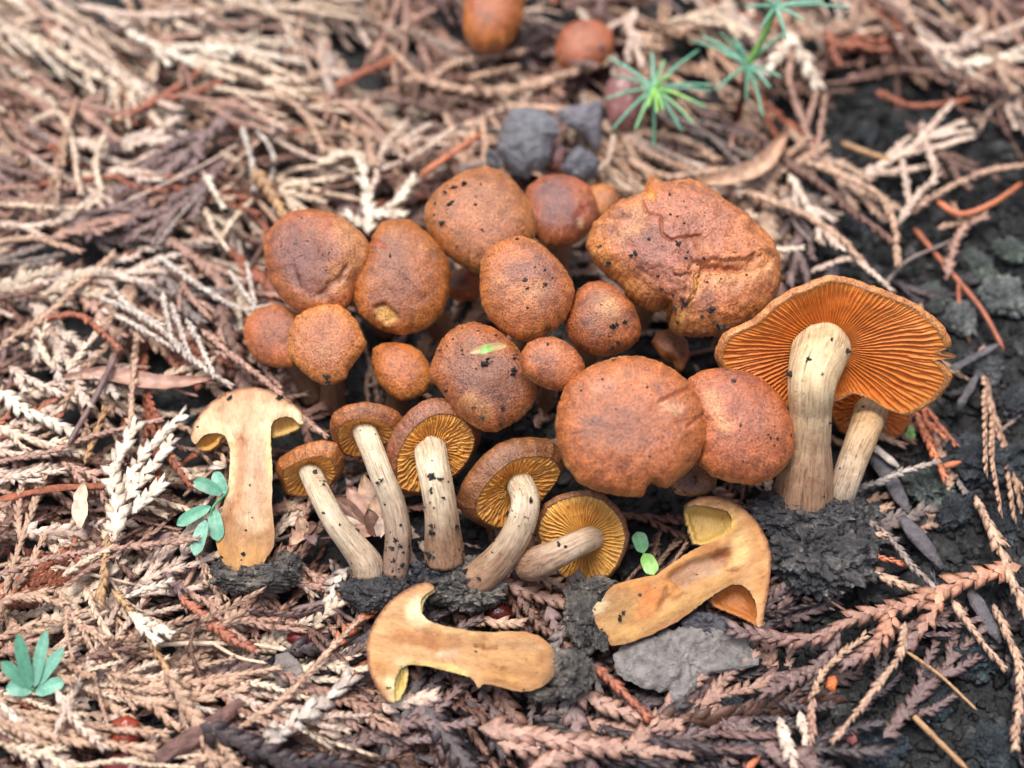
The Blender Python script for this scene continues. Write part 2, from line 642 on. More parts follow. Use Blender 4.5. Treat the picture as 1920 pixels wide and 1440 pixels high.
def side_shoots(path, w, n, length, ang=0.62, r=None, both=True, droop=0.0, t0=0.15, t1=0.85):
    """alternate side shoots that lean towards the tip, in the plane of the spray"""
    r = r or rng
    P = even(path, max(np.linalg.norm(np.diff(np.asarray(path), axis=0), axis=1).sum() / 40, 0.01))
    T, B, N = frames(P, np.array([0., 0., 1.]))
    out = []
    for k in range(n):
        t = t0 + (t1 - t0) * (k + 0.5 * r.random()) / max(n, 1)
        i = min(int(t * (len(P) - 1)), len(P) - 1)
        s = (1 if k % 2 else -1) if both else 1
        a = ang * (0.8 + 0.4 * r.random())
        L = length * (1.1 - 0.6 * t) * (0.7 + 0.6 * r.random())
        d0 = T[i] * math.cos(a) + s * B[i] * math.sin(a)
        d1 = T[i] * math.cos(a * 0.55) + s * B[i] * math.sin(a * 0.55)
        q = [P[i], P[i] + d0 * L * 0.5 + N[i] * 0.04 * L * r.standard_normal(), P[i] + d0 * L * 0.5 + d1 * L * 0.5 + N[i] * (0.05 * L * r.standard_normal() - droop * L)]
        out.append(np.array(q))
    return out


def litter_z(px, py):
    """how thick the litter lies (cm) at a place given in picture units"""
    left = 1 - smooth(500, 1500, px + 0.25 * (py - 700))
    top = 1 - smooth(250, 600, py)
    right = smooth(1400, 1620, px) * smooth(230, 480, py)
    z = 0.22 + 0.42 * np.maximum(left, 0.75 * top) * (1 - 0.8 * right)
    core = np.exp(-(((px - 930) / 620.0) ** 4 + ((py - 790) / 440.0) ** 4))
    return z * (1 - 0.62 * core)


def gz(px, py):
    """height of the soil below a picture point"""
    p = pix(px, py, 0.2)
    return gh(p[0], p[1])


def trace(line, z):
    """picture polyline -> points resting at height z above the soil, a little uneven"""
    return np.array([pix(x, y, gz(x, y) + z + 0.07 * random.uniform(-1, 1)) for x, y in line])


def sprig(label, line, w, colk, kind='rope', branches=(), z=None, col1=None, auto=0, alen=60, group=None, name=None, cat=None, curl=0.25):
    """a dead sprig traced where it lies: main shoot, then side shoots"""
    mid = line[len(line) // 2]
    if z is None:
        z = litter_z(mid[0], mid[1]) + 0.16 + 0.12 * random.random()
    pts = trace(line, z)
    k = upx(pts[len(pts) // 2])
    acc = Acc()
    col = PALL[colk]
    c1 = PALL[col1] if col1 else None
    w = w * k

    def one(p, ww, c, c2=None):
        if kind == 'rope':
            shoot(acc, p, ww * 0.9, ww * 0.72, c, fl=1.25, space=0.92, col1=c2)
        elif kind == 'flat':
            shoot(acc, p, ww, ww * 0.75, c, fl=0.7, space=0.66, col1=c2)
        elif kind == 'smooth':
            tube(acc, p, ww * 0.95, ww * 0.7, c)
        elif kind == 'strip':
            tube(acc, p, ww, ww * 0.7, c, sides=9, flat=0.35, bumpy=0.1)
        elif kind == 'leaf':
            blade(acc, p, ww, c, curl=curl)
    one(pts, w, col, c1)
    for br in branches:
        one(trace(br, z - 0.03), w * 0.85, col, c1)
    if auto:
        for q in side_shoots(pts, w, auto, alen * k):
            one(q, w * 0.8, col, c1)
    V, F, C = acc.get()
    nm = name or {'rope': 'conifer_sprig', 'flat': 'conifer_sprig', 'smooth': 'bare_twig', 'strip': 'wood_splinter', 'leaf': 'dry_leaf'}[kind]
    ct = cat or {'rope': 'sprig', 'flat': 'sprig', 'smooth': 'twig', 'strip': 'splinter', 'leaf': 'leaf'}[kind]
    mat = M_BARK if kind == 'strip' else (M_PAPER if kind == 'leaf' else M_SPRIG)
    o = mk(nm, V, [F], mat, origin=pts[0], cols=C, flat=kind in ('rope', 'flat'))
    tag(o, label, ct, group)
    return o


# prototypes for the strewn sprigs (lying along +X, about 1 cm per unit)
def proto(seed, kind):
    r = np.random.default_rng(seed)
    acc = Acc()
    L = r.uniform(1.9, 3.4)
    w = r.uniform(0.15, 0.25)
    if kind == 4:
        L = r.uniform(0.35, 0.9)
    bend = r.uniform(-0.35, 0.35)
    main = np.array([[0, 0, 0], [L * 0.35, bend * 0.35, 0.05 * r.standard_normal()], [L * 0.7, bend * 0.5, 0.05 * r.standard_normal()], [L, bend * 0.2 + 0.15 * r.standard_normal(), -0.02]])
    c = np.array([1.0, 1.0, 1.0]) * 0.72
    tintA, tintB = np.array([0.74, 0.70, 0.68]), np.array([0.66, 0.70, 0.74])
    if kind == 4:       # broken bit
        shoot(acc, main, w * 0.9, w * 0.6, c, fl=r.uniform(0.6, 1.2), space=r.uniform(0.65, 0.95), r=r, under=False)
    elif kind == 0:     # bare rope
        shoot(acc, main, w * 0.85, w * 0.65, c, fl=1.2, space=0.92, r=r, under=False)
        for q in side_shoots(main, w, int(r.integers(1, 3)), L * 0.5, 0.36, r, t0=0.3):
            shoot(acc, q, w * 0.75, w * 0.55, tintA, fl=1.2, space=0.92, r=r, under=False)
    elif kind == 1:     # open spray
        shoot(acc, main, w * 0.95, w * 0.7, c, fl=1.0, space=0.9, r=r, under=False)
        for q in side_shoots(main, w, int(r.integers(4, 7)), L * 0.55, 0.42, r):
            shoot(acc, q, w * 0.85, w * 0.55, tintA, fl=1.0, space=0.9, r=r, under=False)
    elif kind == 2:     # broad flat scales
        shoot(acc, main, w * 1.6, w * 1.1, c, fl=0.55, space=0.6, r=r, under=False)
        for q in side_shoots(main, w, int(r.integers(2, 5)), L * 0.42, 0.5, r):
            shoot(acc, q, w * 1.35, w * 0.9, tintB, fl=0.55, space=0.6, r=r, under=False)
    else:               # bare twig
        tube(acc, main, w * 0.55, w * 0.4, c, r=r)
        for q in side_shoots(main, w, 1, L * 0.4, 0.6, r, t0=0.4):
            tube(acc, q, w * 0.4, w * 0.3, tintA, r=r)
    return acc.get()


PROTO = [proto(100 + i, k) for i, k in enumerate([0, 0, 0, 0, 0, 1, 1, 1, 1, 1, 2, 2, 2, 2, 3, 3, 4, 4, 4, 4, 4])]
PKIND = [0] * 5 + [1] * 5 + [2] * 4 + [3] * 2 + [4] * 5


def lie(px, py, r):
    """direction (picture angle, degrees, y down) in which the litter lies: mats of sprigs that share a lie"""
    swing = 75 * float(fbm(np.array([[px, py, 0.0]]), 1 / 260.0, 91, 2)[0])
    if px < 720 and py < 330:
        a = 20 + 0.5 * swing
    elif px < 560 and py < 760:
        a = 15 + 1.3 * swing
    elif px < 700:
        a = 0 + 1.2 * swing
    elif px > 1350 and py < 560:
        a = 45 + swing
    elif px > 1400:
        a = r.choice([50, -40, 20]) + swing
    else:
        a = 2.2 * swing
    return a + r.normal(0, 17) + (r.choice([-60, 60]) if r.random() < 0.22 else 0)


def litter_colour(px, py, r):
    """which pigment the litter has there"""
    if py > 1150 and px > 620:
        k = r.choice(['purple', 'dark', 'pink', 'brown', 'dark', 'grey'], p=[.30, .30, .08, .16, .12, .04])
    elif px > 1480 and py > 420:
        k = r.choice(['grey', 'dark', 'tan', 'purple', 'rust', 'wood'], p=[.24, .24, .24, .14, .02, .12])
    elif py < 200 and px < 700:
        k = r.choice(['straw', 'pale', 'cream', 'tan', 'pink', 'brown', 'grey'], p=[.26, .26, .20, .11, .08, .06, .03])
    elif px < 560:
        k = r.choice(['straw', 'pale', 'tan', 'pink', 'rust', 'brown', 'purple', 'grey'], p=[.16, .19, .20, .16, .05, .13, .06, .05])
    else:
        k = r.choice(['pale', 'tan', 'pink', 'rust', 'brown', 'purple', 'grey', 'straw'], p=[.14, .20, .16, .05, .22, .12, .06, .05])
    return str(k)


def density(px, py):
    d = np.ones_like(px)
    right = smooth(1420, 1640, px - 0.1 * (py - 700)) * smooth(250, 420, py)
    right = right * 0.84
    right = np.maximum(right, smooth(1440, 1530, px) * smooth(105, 150, py) * (0.97 - 0.35 * smooth(1800, 1900, px) * (1 - smooth(180, 260, py))) * (1 - 0.14 * smooth(420, 520, py)))
    d = d * (1 - right)
    d = d * (1 - 0.35 * smooth(1000, 1200, py) * smooth(400, 700, px))
    core = np.exp(-(((px - 1000) / 480.0) ** 4 + ((py - 790) / 330.0) ** 4))
    return d * (1 - 0.72 * core)


def frame_of(px, py, deg, r, tilt=0.12):
    """rotation that lays a prototype along a picture angle on the ground"""
    a = pix(px, py, 0.3)
    b = pix(px + 30 * math.cos(math.radians(deg)), py + 30 * math.sin(math.radians(deg)), 0.3)
    d = b - a
    yaw = math.atan2(d[1], d[0])
    return Matrix.Rotation(yaw, 4, 'Z') @ Matrix.Rotation(r.normal(0, tilt), 4, 'Y') @ Matrix.Rotation(r.normal(0, 0.45), 4, 'X')


def strew():
    r = np.random.default_rng(11)
    Vs, Fs, Cs, n0 = [], [], [], 0
    made = 0
    N = 1850
    while made < N:
        x, y = r.uniform(-17, 17), r.uniform(-9.5, 16)
        q = proj(np.array([[x, y, 0.3]]))[0]
        if r.random() > float(density(np.array([q[0]]), np.array([q[1]]))[0]):
            continue
        k = int(r.integers(0, len(PROTO)))
        if q[1] > 1130 and q[0] > 600 and r.random() < 0.6:
            k = int(r.integers(10, 14))
        V, F, C = PROTO[k]
        M = np.array(frame_of(q[0], q[1], lie(q[0], q[1], r), r))[:3, :3]
        s = r.uniform(0.65, 1.2) * (1.25 if q[1] > 1130 and q[0] > 600 else 1.0)
        deep = r.random()
        z = gh(x, y) + 0.03 + deep * float(litter_z(q[0], q[1]))
        P = (V * s - V.mean(axis=0) * s) @ M.T + np.array([x, y, z])
        col = PALL[litter_colour(q[0], q[1], r)] * r.uniform(0.75, 1.2)
        Vs.append(P)
        Fs.append(F + n0)
        Cs.append(np.clip(C / 0.72 * col, 0.003, 0.9))
        n0 += len(V)
        made += 1
    ring = 0
    while ring < 600:          # thinner beyond the picture's edges
        x, y = r.uniform(-34, 34), r.uniform(-20, 36)
        if -15 < x < 15 and -8.5 < y < 14.5 or x > 12 and y < 6 and r.random() < 0.7:
            continue
        V, F, C = PROTO[int(r.choice([0, 1, 2, 3, 4, 7, 16, 17]))]
        M = np.array(Matrix.Rotation(r.uniform(0, 6.3), 4, 'Z') @ Matrix.Rotation(r.normal(0, 0.12), 4, 'Y'))[:3, :3]
        z = (gh(x, y) if abs(x) < 21 and -15 < y < 21 else 0.0) + r.uniform(0.05, 0.5)
        P = (V - V.mean(axis=0)) * r.uniform(0.9, 1.5) @ M.T + np.array([x, y, z])
        Vs.append(P)
        Fs.append(F + n0)
        Cs.append(np.clip(C / 0.72 * PALL[litter_colour(300, 600, r)], 0.003, 0.9))
        n0 += len(V)
        ring += 1
    o = mk('conifer_litter', np.concatenate(Vs), [np.concatenate(Fs)], M_SPRIG, origin=(0, 0, 0), cols=np.concatenate(Cs), flat=True)
    tag(o, 'matted layer of small dead conifer sprigs covering the soil', 'litter', None, 'stuff')


strew()


# crumbs of soil
def crumbs(pts, size, r, sub=0):
    iv, jf = ICO[sub]
    n = len(pts)
    an = np.stack([r.uniform(0.55, 1.5, n), r.uniform(0.55, 1.3, n), r.uniform(0.4, 0.9, n)], axis=1)[:, None, :]
    s = size[:, None, None] * (1 + 0.30 * r.standard_normal((n, len(iv), 1)).clip(-2, 2)) * an
    V = pts[:, None, :] + iv[None] * s
    F = jf[None] + (np.arange(n) * len(iv))[:, None, None]
    return V.reshape(-1, 3), F.reshape(-1, 3)


def soil_bits():
    r = np.random.default_rng(5)
    pts, size = [], []
    while len(pts) < 9500:
        x, y = r.uniform(-15, 15), r.uniform(-8.5, 14)
        q = proj(np.array([[x, y, 0.1]]))[0]
        d = 1 - 0.9 * float(density(np.array([q[0]]), np.array([q[1]]))[0])
        if r.random() > max(d, 0.05):
            continue
        s = min(0.012 + r.exponential(0.034), 0.24)
        pts.append((x, y, gh(x, y) + s * 0.3))
        size.append(s)
    while len(pts) < 12700:
        x, y = r.uniform(0, 15), r.uniform(-8.5, 12)
        q = proj(np.array([[x, y, 0.1]]))[0]
        if r.random() > 1 - 1.1 * float(density(np.array([q[0]]), np.array([q[1]]))[0]):
            continue
        s = r.uniform(0.05, 0.10) * (1 + 1.2 * r.random() ** 4)
        pts.append((x, y, gh(x, y) + s * 0.35))
        size.append(s)
    pts, size = np.array(pts), np.array(size)
    fine = size < 0.085
    Va, Fa = crumbs(pts[fine], size[fine], r, 0)
    Vb, Fb = crumbs(pts[~fine], size[~fine], r, 1)
    V, F = np.concatenate([Va, Vb]), np.concatenate([Fa, Fb + len(Va)])
    V = V + 0.035 * np.stack([fbm(V, 9.0, 70 + k, 2) for k in range(3)], axis=1)
    o = mk('soil_crumbs', V, [F], M_SOIL, origin=(0, 0, 0), flat=True)
    tag(o, 'loose black soil crumbs scattered over the ground', 'soil', None, 'stuff')


soil_bits()


def lump(name, px, py, rad, z, label, cat, parent=None, tint=(1, 1, 1), seed=0, squash=(1, 1, 0.75), rough=0.5, group=None, grit=380):
    """a knobbly clod of soil with grains stuck to it; rad in picture units"""
    C = pix(px, py, z)
    k = upx(C) * rad
    iv, jf = ICO[5 if rad > 55 else 4]
    p = iv + seed * 3.7
    d = 1 + rough * (1.0 * fbm(p, 1.1, seed, 3) + 0.9 * np.abs(fbm(p, 2.6, seed + 5, 4)) + 0.55 * fbm(p, 8.0, seed + 7, 4) + 0.25 * np.abs(vnoise(p, 22.0, seed + 9)))
    rs = np.random.default_rng(seed + 40)
    tw = rs.uniform(0, 3.1)
    st = np.array([rs.uniform(0.75, 1.25), rs.uniform(0.7, 1.1), 1.0]) if parent is None and grit < 50 else np.ones(3)
    q = iv * d[:, None] * st
    q = np.stack([q[:, 0] * math.cos(tw) - q[:, 1] * math.sin(tw), q[:, 0] * math.sin(tw) + q[:, 1] * math.cos(tw), q[:, 2]], axis=1) if st[0] != 1 else q
    V = C + q * k * np.asarray(squash)
    r = np.random.default_rng(seed + 900)
    pick = r.choice(len(iv), grit, replace=False)
    gv, gf = crumbs(V[pick], np.clip(k * 0.16 * r.random(grit) ** 2.2, 0.010, 0.07), r)
    V2 = np.concatenate([V, gv])
    o = mk(name, V2, [np.concatenate([jf, gf + len(V)])], M_SOIL, parent=parent, origin=None if parent is not None else C, flat=True)
    o.color = (*tint, 1)
    if parent is None:
        tag(o, label, cat, group)
    return o

# ------------------------------------------------------------------ mushrooms
def paint(P2, cols, dz, strokes, seed=0, warp=5.0, wf=0.05):
    """colour and relief along lines: (line, radius, rgb or None, amount, height in cm, edge)"""
    p3 = np.column_stack([P2, np.zeros(len(P2))])
    Q = P2 + warp * np.stack([fbm(p3, wf, seed + 1, 3), fbm(p3, wf, seed + 2, 3)], axis=1)
    for st in strokes:
        line, rad, rgb, amt, h = st[:5]
        soft = st[5] if len(st) > 5 else 0.6
        d = poly_dist(Q if rad > 8 else P2 + (Q - P2) * min(1.0, 4.0 / warp), line)
        wgt = 1 - smooth(rad * (1 - soft), rad, d)
        if rgb is not None:
            c = lin(rgb) * 0.85
            cols[:] = cols * (1 - (wgt * amt)[:, None]) + c * (wgt * amt)[:, None]
        dz += wgt * h
    return cols, dz


def polar_rim(local, K):
    """outline points (n,2) around the origin -> radius at K even angles"""
    d = []
    m = len(local)
    for i in range(m):
        a, b = local[i], local[(i + 1) % m]
        for f in np.linspace(0, 1, 12, endpoint=False):
            d.append(a + (b - a) * f)
    d = np.array(d)
    th = np.arctan2(d[:, 1], d[:, 0])
    rr = np.hypot(d[:, 0], d[:, 1])
    o = np.argsort(th)
    th, rr = th[o], rr[o]
    th = np.concatenate([th - 2 * np.pi, th, th + 2 * np.pi])
    rr = np.concatenate([rr, rr, rr])
    grid = -np.pi + np.arange(K) * 2 * np.pi / K
    return grid, np.interp(grid, th, rr)


def quad_grid(n, K, close=True):
    idx = np.arange(n * K).reshape(n, K)
    a, b = idx[:-1], np.roll(idx[:-1], -1, 1)
    c, d = np.roll(idx[1:], -1, 1), idx[1:]
    return np.stack([a, b, c, d], -1).reshape(-1, 4)


CAPC = {'mid': (176, 104, 60), 'dark': (138, 82, 58), 'rim': (192, 116, 54), 'gill': (204, 140, 58)}


class Shroom:
    pass


def add_crumbs(root, V, Nrm, count, seed, big=(), size=(0.005, 0.036)):
    """grains of soil stuck to a surface, one joined part; big: (px, py, radius in picture units)"""
    r = np.random.default_rng(seed)
    vis = np.where(((EYE - V) * Nrm).sum(axis=1) > 0.2)[0]
    if len(vis) == 0:
        return
    # grains come in drifts
    wgt = np.clip(fbm(V[vis], 1.6, seed, 2) + 0.25, 0.02, 1) ** 2
    pick = r.choice(vis, count, p=wgt / wgt.sum())
    sz = size[0] * (size[1] / size[0]) ** (r.random(count) ** 1.8)
    P, S = list(V[pick] + Nrm[pick] * 0.004), list(sz)
    if big:
        pr = proj(V[vis])
        for (x, y, rad) in big:
            i = vis[int(np.argmin(((pr - np.array([x, y])) ** 2).sum(axis=1)))]
            k = upx(V[i])
            for j in range(7):
                S.append(rad * k * (0.36 if j else 0.52) * r.uniform(0.5, 1.1))
                P.append(V[i] + Nrm[i] * 0.02 + (r.standard_normal(3) * rad * k * 0.34 if j else 0))
    gv, gf = crumbs(np.array(P), np.array(S), r)
    o = mk('soil_crumbs', gv, [gf], M_SOIL, parent=root, flat=True)
    tag(o, kind='stuff')


def cap_mesh(root, rim, z, axis, H, roll=0.25, power=0.92, mid=None, dark=None, rimc=None, strokes=(), seed=0, lumpy=0.03,
             gills=0, gill_col=None, gdepth=0.10, cavity=0.45, stem_r=0.25, crumb=14, big=(), K=144, NR=46, centre=None, apex=(0, 0), ragged=0.012, edge_gill=None, warp=6.0, wf=0.06, sil=False, wavy=0.03):
    """cap from its rim outline: dome, margin and gills. Returns centre, basis"""
    rim = np.asarray(rim, float)
    cpx = rim.mean(axis=0) if centre is None else np.asarray(centre, float)
    C = pix(cpx[0], cpx[1], z)
    n = axis
    W = np.array([pixplane(x, y, C, n) for x, y in rim]) - C
    u = np.cross(np.array([0.0, 1.0, 0.001]), n)
    u /= np.linalg.norm(u)
    v = np.cross(n, u)
    th, rr = polar_rim(np.stack([W @ u, W @ v], axis=1), K)
    nz = np.stack([np.cos(th) * 2, np.sin(th) * 2, np.full(K, seed * 1.7)], axis=1)
    rr = rr * (1 + ragged * fbm(nz, 9.0, seed, 2) + 0.9 * ragged * fbm(nz, 26, seed + 3, 2))
    Rm = rr.mean()
    Hc = H * Rm
    phi0 = roll
    ph = np.linspace(-phi0, math.pi / 2, NR)
    if sil:          # the outline is the widest girth of the cap, the margin curls in below it
        rho = np.cos(ph)
        hh = np.where(ph > 0, np.abs(np.sin(ph)) ** power, -np.abs(np.sin(ph)))
    else:
        rho = np.cos(ph) / math.cos(phi0)
        hh = ((np.sin(ph) + math.sin(phi0)) / (1 + math.sin(phi0))) ** power
    kk = np.exp(-0.5 * (np.minimum(np.arange(K), K - np.arange(K)) / (K / 22.0)) ** 2)
    rsm = np.real(np.fft.ifft(np.fft.fft(rr) * np.fft.fft(kk / kk.sum())))
    wi, we = smooth(0.10, 0.85, rho)[:, None], smooth(0.80, 1.0, rho)[:, None]
    R = rho[:, None] * ((Rm * (1 - wi) + rsm[None, :] * wi) * (1 - we) + rr[None, :] * we)
    wave = wavy * Rm * fbm(np.stack([np.cos(th) * 1.2, np.sin(th) * 1.2, np.full(K, seed * 3.1)], 1), 1.0, seed + 90, 3)
    sh = (1 - np.clip(rho, 0, 1) ** 2)[:, None]
    X = R * np.cos(th)[None, :] + apex[0] * Rm * sh
    Y = R * np.sin(th)[None, :] + apex[1] * Rm * sh
    Z = hh[:, None] * Hc + wave[None, :] * (np.clip(rho, 0, 1) ** 2)[:, None]
    V = C + X[..., None] * u + Y[..., None] * v + Z[..., None] * n
    V = V.reshape(-1, 3)
    # outward normals, roughly those of the dome
    Nn = (np.cos(th)[None, :, None] * u + np.sin(th)[None, :, None] * v) * np.cos(ph)[:, None, None] * 0.9 + n * (np.sin(ph)[:, None, None] * 1.0 + 0.15)
    Nn = Nn.reshape(-1, 3)
    Nn /= np.linalg.norm(Nn, axis=1)[:, None]
    P2 = proj(V)
    # pigment
    cm, cd, cr = (lin(CAPC['mid'] if mid is None else mid) * 0.85, lin(CAPC['dark'] if dark is None else dark) * 0.85, lin(CAPC['rim'] if rimc is None else rimc) * 0.85)
    rf = np.repeat(rho[:, None], K, 1).ravel()
    q = V - C
    f1 = smooth(-0.25, 0.45, fbm(q, 0.9 / max(Rm, 0.3), seed + 20, 4) + 0.25 * (0.55 - rf))
    f2 = smooth(0.62, 1.02, rf + 0.10 * fbm(q, 2.0, seed + 31, 3))
    cols = cm + (cd * 0.85 - cm) * (f1 * 0.9)[:, None]
    cols = cols + (cr - cols) * (f2 * 0.8)[:, None]
    cols = cols * (1 + 0.14 * fbm(q, 3.5, seed + 41, 3))[:, None] * np.array([0.94, 1.0, 0.94])
    dz = Rm * lumpy * (fbm(q, 1.3 / max(Rm, 0.3), seed, 3) * 1.6 + 0.5 * fbm(q, 5.0, seed + 9, 3)) * (0.35 + 0.65 * (1 - rf ** 6))
    tone = np.random.default_rng(seed + 5)
    smear = smooth(0.22, 0.55, fbm(q, tone.uniform(1.2, 2.6), seed + 66, 4)) * tone.uniform(0.15, 0.6) * smooth(1.0, 0.8, rf)
    cols = cols * (1 - smear[:, None]) + lin((92, 68, 56)) * smear[:, None]
    pale = smooth(0.15, 0.6, fbm(q, tone.uniform(0.8, 1.6), seed + 68, 3)) * tone.uniform(0.1, 0.5)
    cols = cols * (1 - pale[:, None]) + lin((206, 142, 84)) * 0.85 * pale[:, None]
    cols = cols * tone.uniform(0.86, 1.14) * np.array([1.02, tone.uniform(0.89, 1.0), tone.uniform(0.85, 1.15)])
    if sil:
        sc = smooth(0.90, 1.0, rf) * (np.repeat(hh[:, None], K, 1).ravel() < 0.30) * smooth(-0.1, 0.3, fbm(q, 6.0, seed + 95, 3))
        cols = cols * (1 - 0.55 * sc[:, None]) + lin((214, 158, 98)) * 0.55 * sc[:, None]
    thg = np.repeat(th[None], NR, 0).ravel()
    stq = np.stack([np.cos(thg) * 7, np.sin(thg) * 7, rf * 1.3 + seed], 1)
    cols = cols * (1 + 0.55 * fbm(stq, 2.6, seed + 81, 3) * smooth(0.35, 0.98, rf))[:, None]
    cols, dz = paint(P2, cols, dz, strokes, seed, warp, wf)
    V = V + Nn * dz[:, None]
    apexv = V[-K:].mean(axis=0)
    V[-K:] = apexv
    if sil:
        C = C + n * hh[0] * Hc
        rr = rr * rho[0]
    # margin turns under
    inner = []
    for sc, dn in ((0.985, -0.010), (0.955, -0.002)):
        inner.append(C + ((rr * sc) * np.cos(th))[:, None] * u + ((rr * sc) * np.sin(th))[:, None] * v + n * (dn * Rm + wave[:, None]))
    under = np.concatenate([inner[1], inner[0]])
    Vall = np.concatenate([under, V])
    cu = np.concatenate([np.repeat((cr * 0.9)[None], 2 * K, 0), cols])
    F = quad_grid(NR + 2, K)
    o = mk('cap', Vall, [F], M_CAP, parent=root, cols=np.clip(cu, 0.003, 0.9))
    # gills
    gc = lin(CAPC['gill'] if gill_col is None else gill_col) * 0.85
    ng = gills or 24
    A = ng * 12
    t2 = -np.pi + np.arange(A) * 2 * np.pi / A
    rg = np.interp(t2, np.concatenate([th - 2 * np.pi, th, th + 2 * np.pi]), np.concatenate([rr, rr, rr]))
    nrad = 22 if gills else 6
    if not gills:
        A = 48
        t2 = -np.pi + np.arange(A) * 2 * np.pi / A
        rg = np.interp(t2, np.concatenate([th - 2 * np.pi, th, th + 2 * np.pi]), np.concatenate([rr, rr, rr]))
    s0 = stem_r * 0.5 / Rm
    ro = np.linspace(0.965, s0, nrad)
    RG = ro[:, None] * (rg[None, :] * ro[:, None] + Rm * (1 - ro[:, None])) if False else ro[:, None] * rg[None, :]
    base = cavity * Hc * (1 - ((ro - s0) / (1 - s0)).clip(0, 1) ** 2.2)[:, None] * np.ones((1, A))
    if gills:
        tt = np.repeat(t2[None], nrad, 0)
        pw = np.stack([np.cos(tt) * 3 * ro[:, None], np.sin(tt) * 3 * ro[:, None], np.full(tt.shape, seed * 2.3)], axis=-1)
        phase = ng * tt / (2 * np.pi) + 0.5 * fbm(pw, 1.3, seed + 50, 2) + 0.10 * fbm(pw, 5, seed + 51, 2)
        def crest(p, wd):
            fr = np.abs((p % 1.0) - 0.5) * 2
            return np.clip(1 - fr / wd, 0, 1) ** 0.7
        amp = 0.75 + 0.35 * fbm(pw, 4.0, seed + 60, 2)
        short = smooth(0.42, 0.62, ro)[:, None] * smooth(-0.3, 0.2, fbm(pw, 2.5, seed + 61, 2))
        cr1 = np.maximum(crest(phase, 0.55), crest(phase + 0.5, 0.5) * short * 0.85) * amp
        env = (smooth(1.0, 0.80, ro) * 0.75 + 0.25) * smooth(s0 * 0.7, s0 * 1.7, ro)
        Zg = base - gdepth * Rm * 1.0 * cr1 * env[:, None]
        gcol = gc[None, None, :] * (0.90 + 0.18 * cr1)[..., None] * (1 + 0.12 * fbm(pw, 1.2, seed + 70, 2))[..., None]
        if edge_gill is not None:
            ge = lin(edge_gill) * 0.85
            ew = smooth(0.72, 0.97, ro)[:, None, None]
            gcol = gcol * (1 - ew * 0.7) + ge * ew * 0.7 * (0.85 + 0.25 * cr1)[..., None]
    else:
        Zg = base
        gcol = np.broadcast_to(gc, (nrad, A, 3)).copy()
    wg = np.interp(t2, np.concatenate([th - 2 * np.pi, th, th + 2 * np.pi]), np.concatenate([wave, wave, wave]))
    Zg = Zg + wg[None, :] * (ro ** 2)[:, None]
    VG = C + (RG * np.cos(t2)[None])[..., None] * u + (RG * np.sin(t2)[None])[..., None] * v + Zg[..., None] * n
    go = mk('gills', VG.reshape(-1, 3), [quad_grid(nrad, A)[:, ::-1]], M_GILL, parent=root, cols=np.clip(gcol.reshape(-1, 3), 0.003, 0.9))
    if crumb or big:
        keep = rf < 0.97
        add_crumbs(root, V[keep], Nn[keep], crumb, seed + 300, big)
    S = Shroom()
    S.C, S.n, S.u, S.v, S.R, S.H = C, n, u, v, Rm, Hc
    return S


def stem_mesh(root, pts, radii, top, bot, seed=0, crumb=20, big=(), sides=30, rows=70, ridge=0.05):
    """fibrous stem along points (cm) with radii (cm)"""
    P = catmull(pts, rows)
    rad = np.interp(np.linspace(0, 1, rows), np.linspace(0, 1, len(radii)), radii)
    tail = np.clip((np.linspace(0, 1, rows) - 0.93) / 0.07, 0, 1)
    rad = rad * np.sqrt(np.clip(1 - 0.92 * tail ** 2, 0.05, 1))
    T, B, N = frames(P, _t)
    th = np.linspace(0, 2 * np.pi, sides, endpoint=False)
    t = np.linspace(0, 1, rows)
    q = np.stack([np.cos(th)[None, :] * 2.2 + 0 * t[:, None], np.sin(th)[None, :] * 2.2 + 0 * t[:, None], np.repeat((t * 1.1)[:, None], sides, 1) + seed * 2.1], axis=-1)
    R = rad[:, None] * (1 + ridge * fbm(q, 1.6, seed, 3) + ridge * 0.8 * fbm(q * np.array([1, 1, 2.5]), 0.8, seed + 4, 2))
    D = np.cos(th)[None, :, None] * B[:, None, :] + np.sin(th)[None, :, None] * N[:, None, :]
    V = (P[:, None, :] + R[..., None] * D).reshape(-1, 3)
    end = P[-1] + T[-1] * rad[-1] * 0.25
    beg = P[0]
    ct, cb = lin(top) * 0.85, lin(bot) * 0.85
    f = smooth(0.12, 0.85, t[:, None] + 0.22 * fbm(q, 0.9, seed + 8, 3))
    cols = (ct + (cb - ct) * f[..., None]) * (1 + 0.10 * fbm(q, 2.0, seed + 9, 3))[..., None]
    V = np.concatenate([V, [beg, end]])
    cols = np.concatenate([cols.reshape(-1, 3), [ct, cb]])
    fib = np.concatenate([(q * np.array([1.6, 1.6, 3.2])).reshape(-1, 3), [[0, 0, 0], [0, 0, 1]]])
    m = rows * sides
    r0, r1 = np.arange(sides), np.arange(sides) + (rows - 1) * sides
    tri = np.concatenate([np.stack([np.roll(r0, -1), r0, np.full(sides, m)], 1), np.stack([r1, np.roll(r1, -1), np.full(sides, m + 1)], 1)])
    mk('stem', V, [quad_grid(rows, sides), tri], M_STEM, parent=root, cols=np.clip(cols, 0.003, 0.9), vecs=fib)
    if crumb or big:
        add_crumbs(root, V[:m], D.reshape(-1, 3), crumb, seed + 77, big, size=(0.005, 0.036))


def stem_px(line, zs):
    return np.array([pix(x, y, z) for (x, y), z in zip(line, zs)])


CLUMP = pix(1010, 640, 0.0)


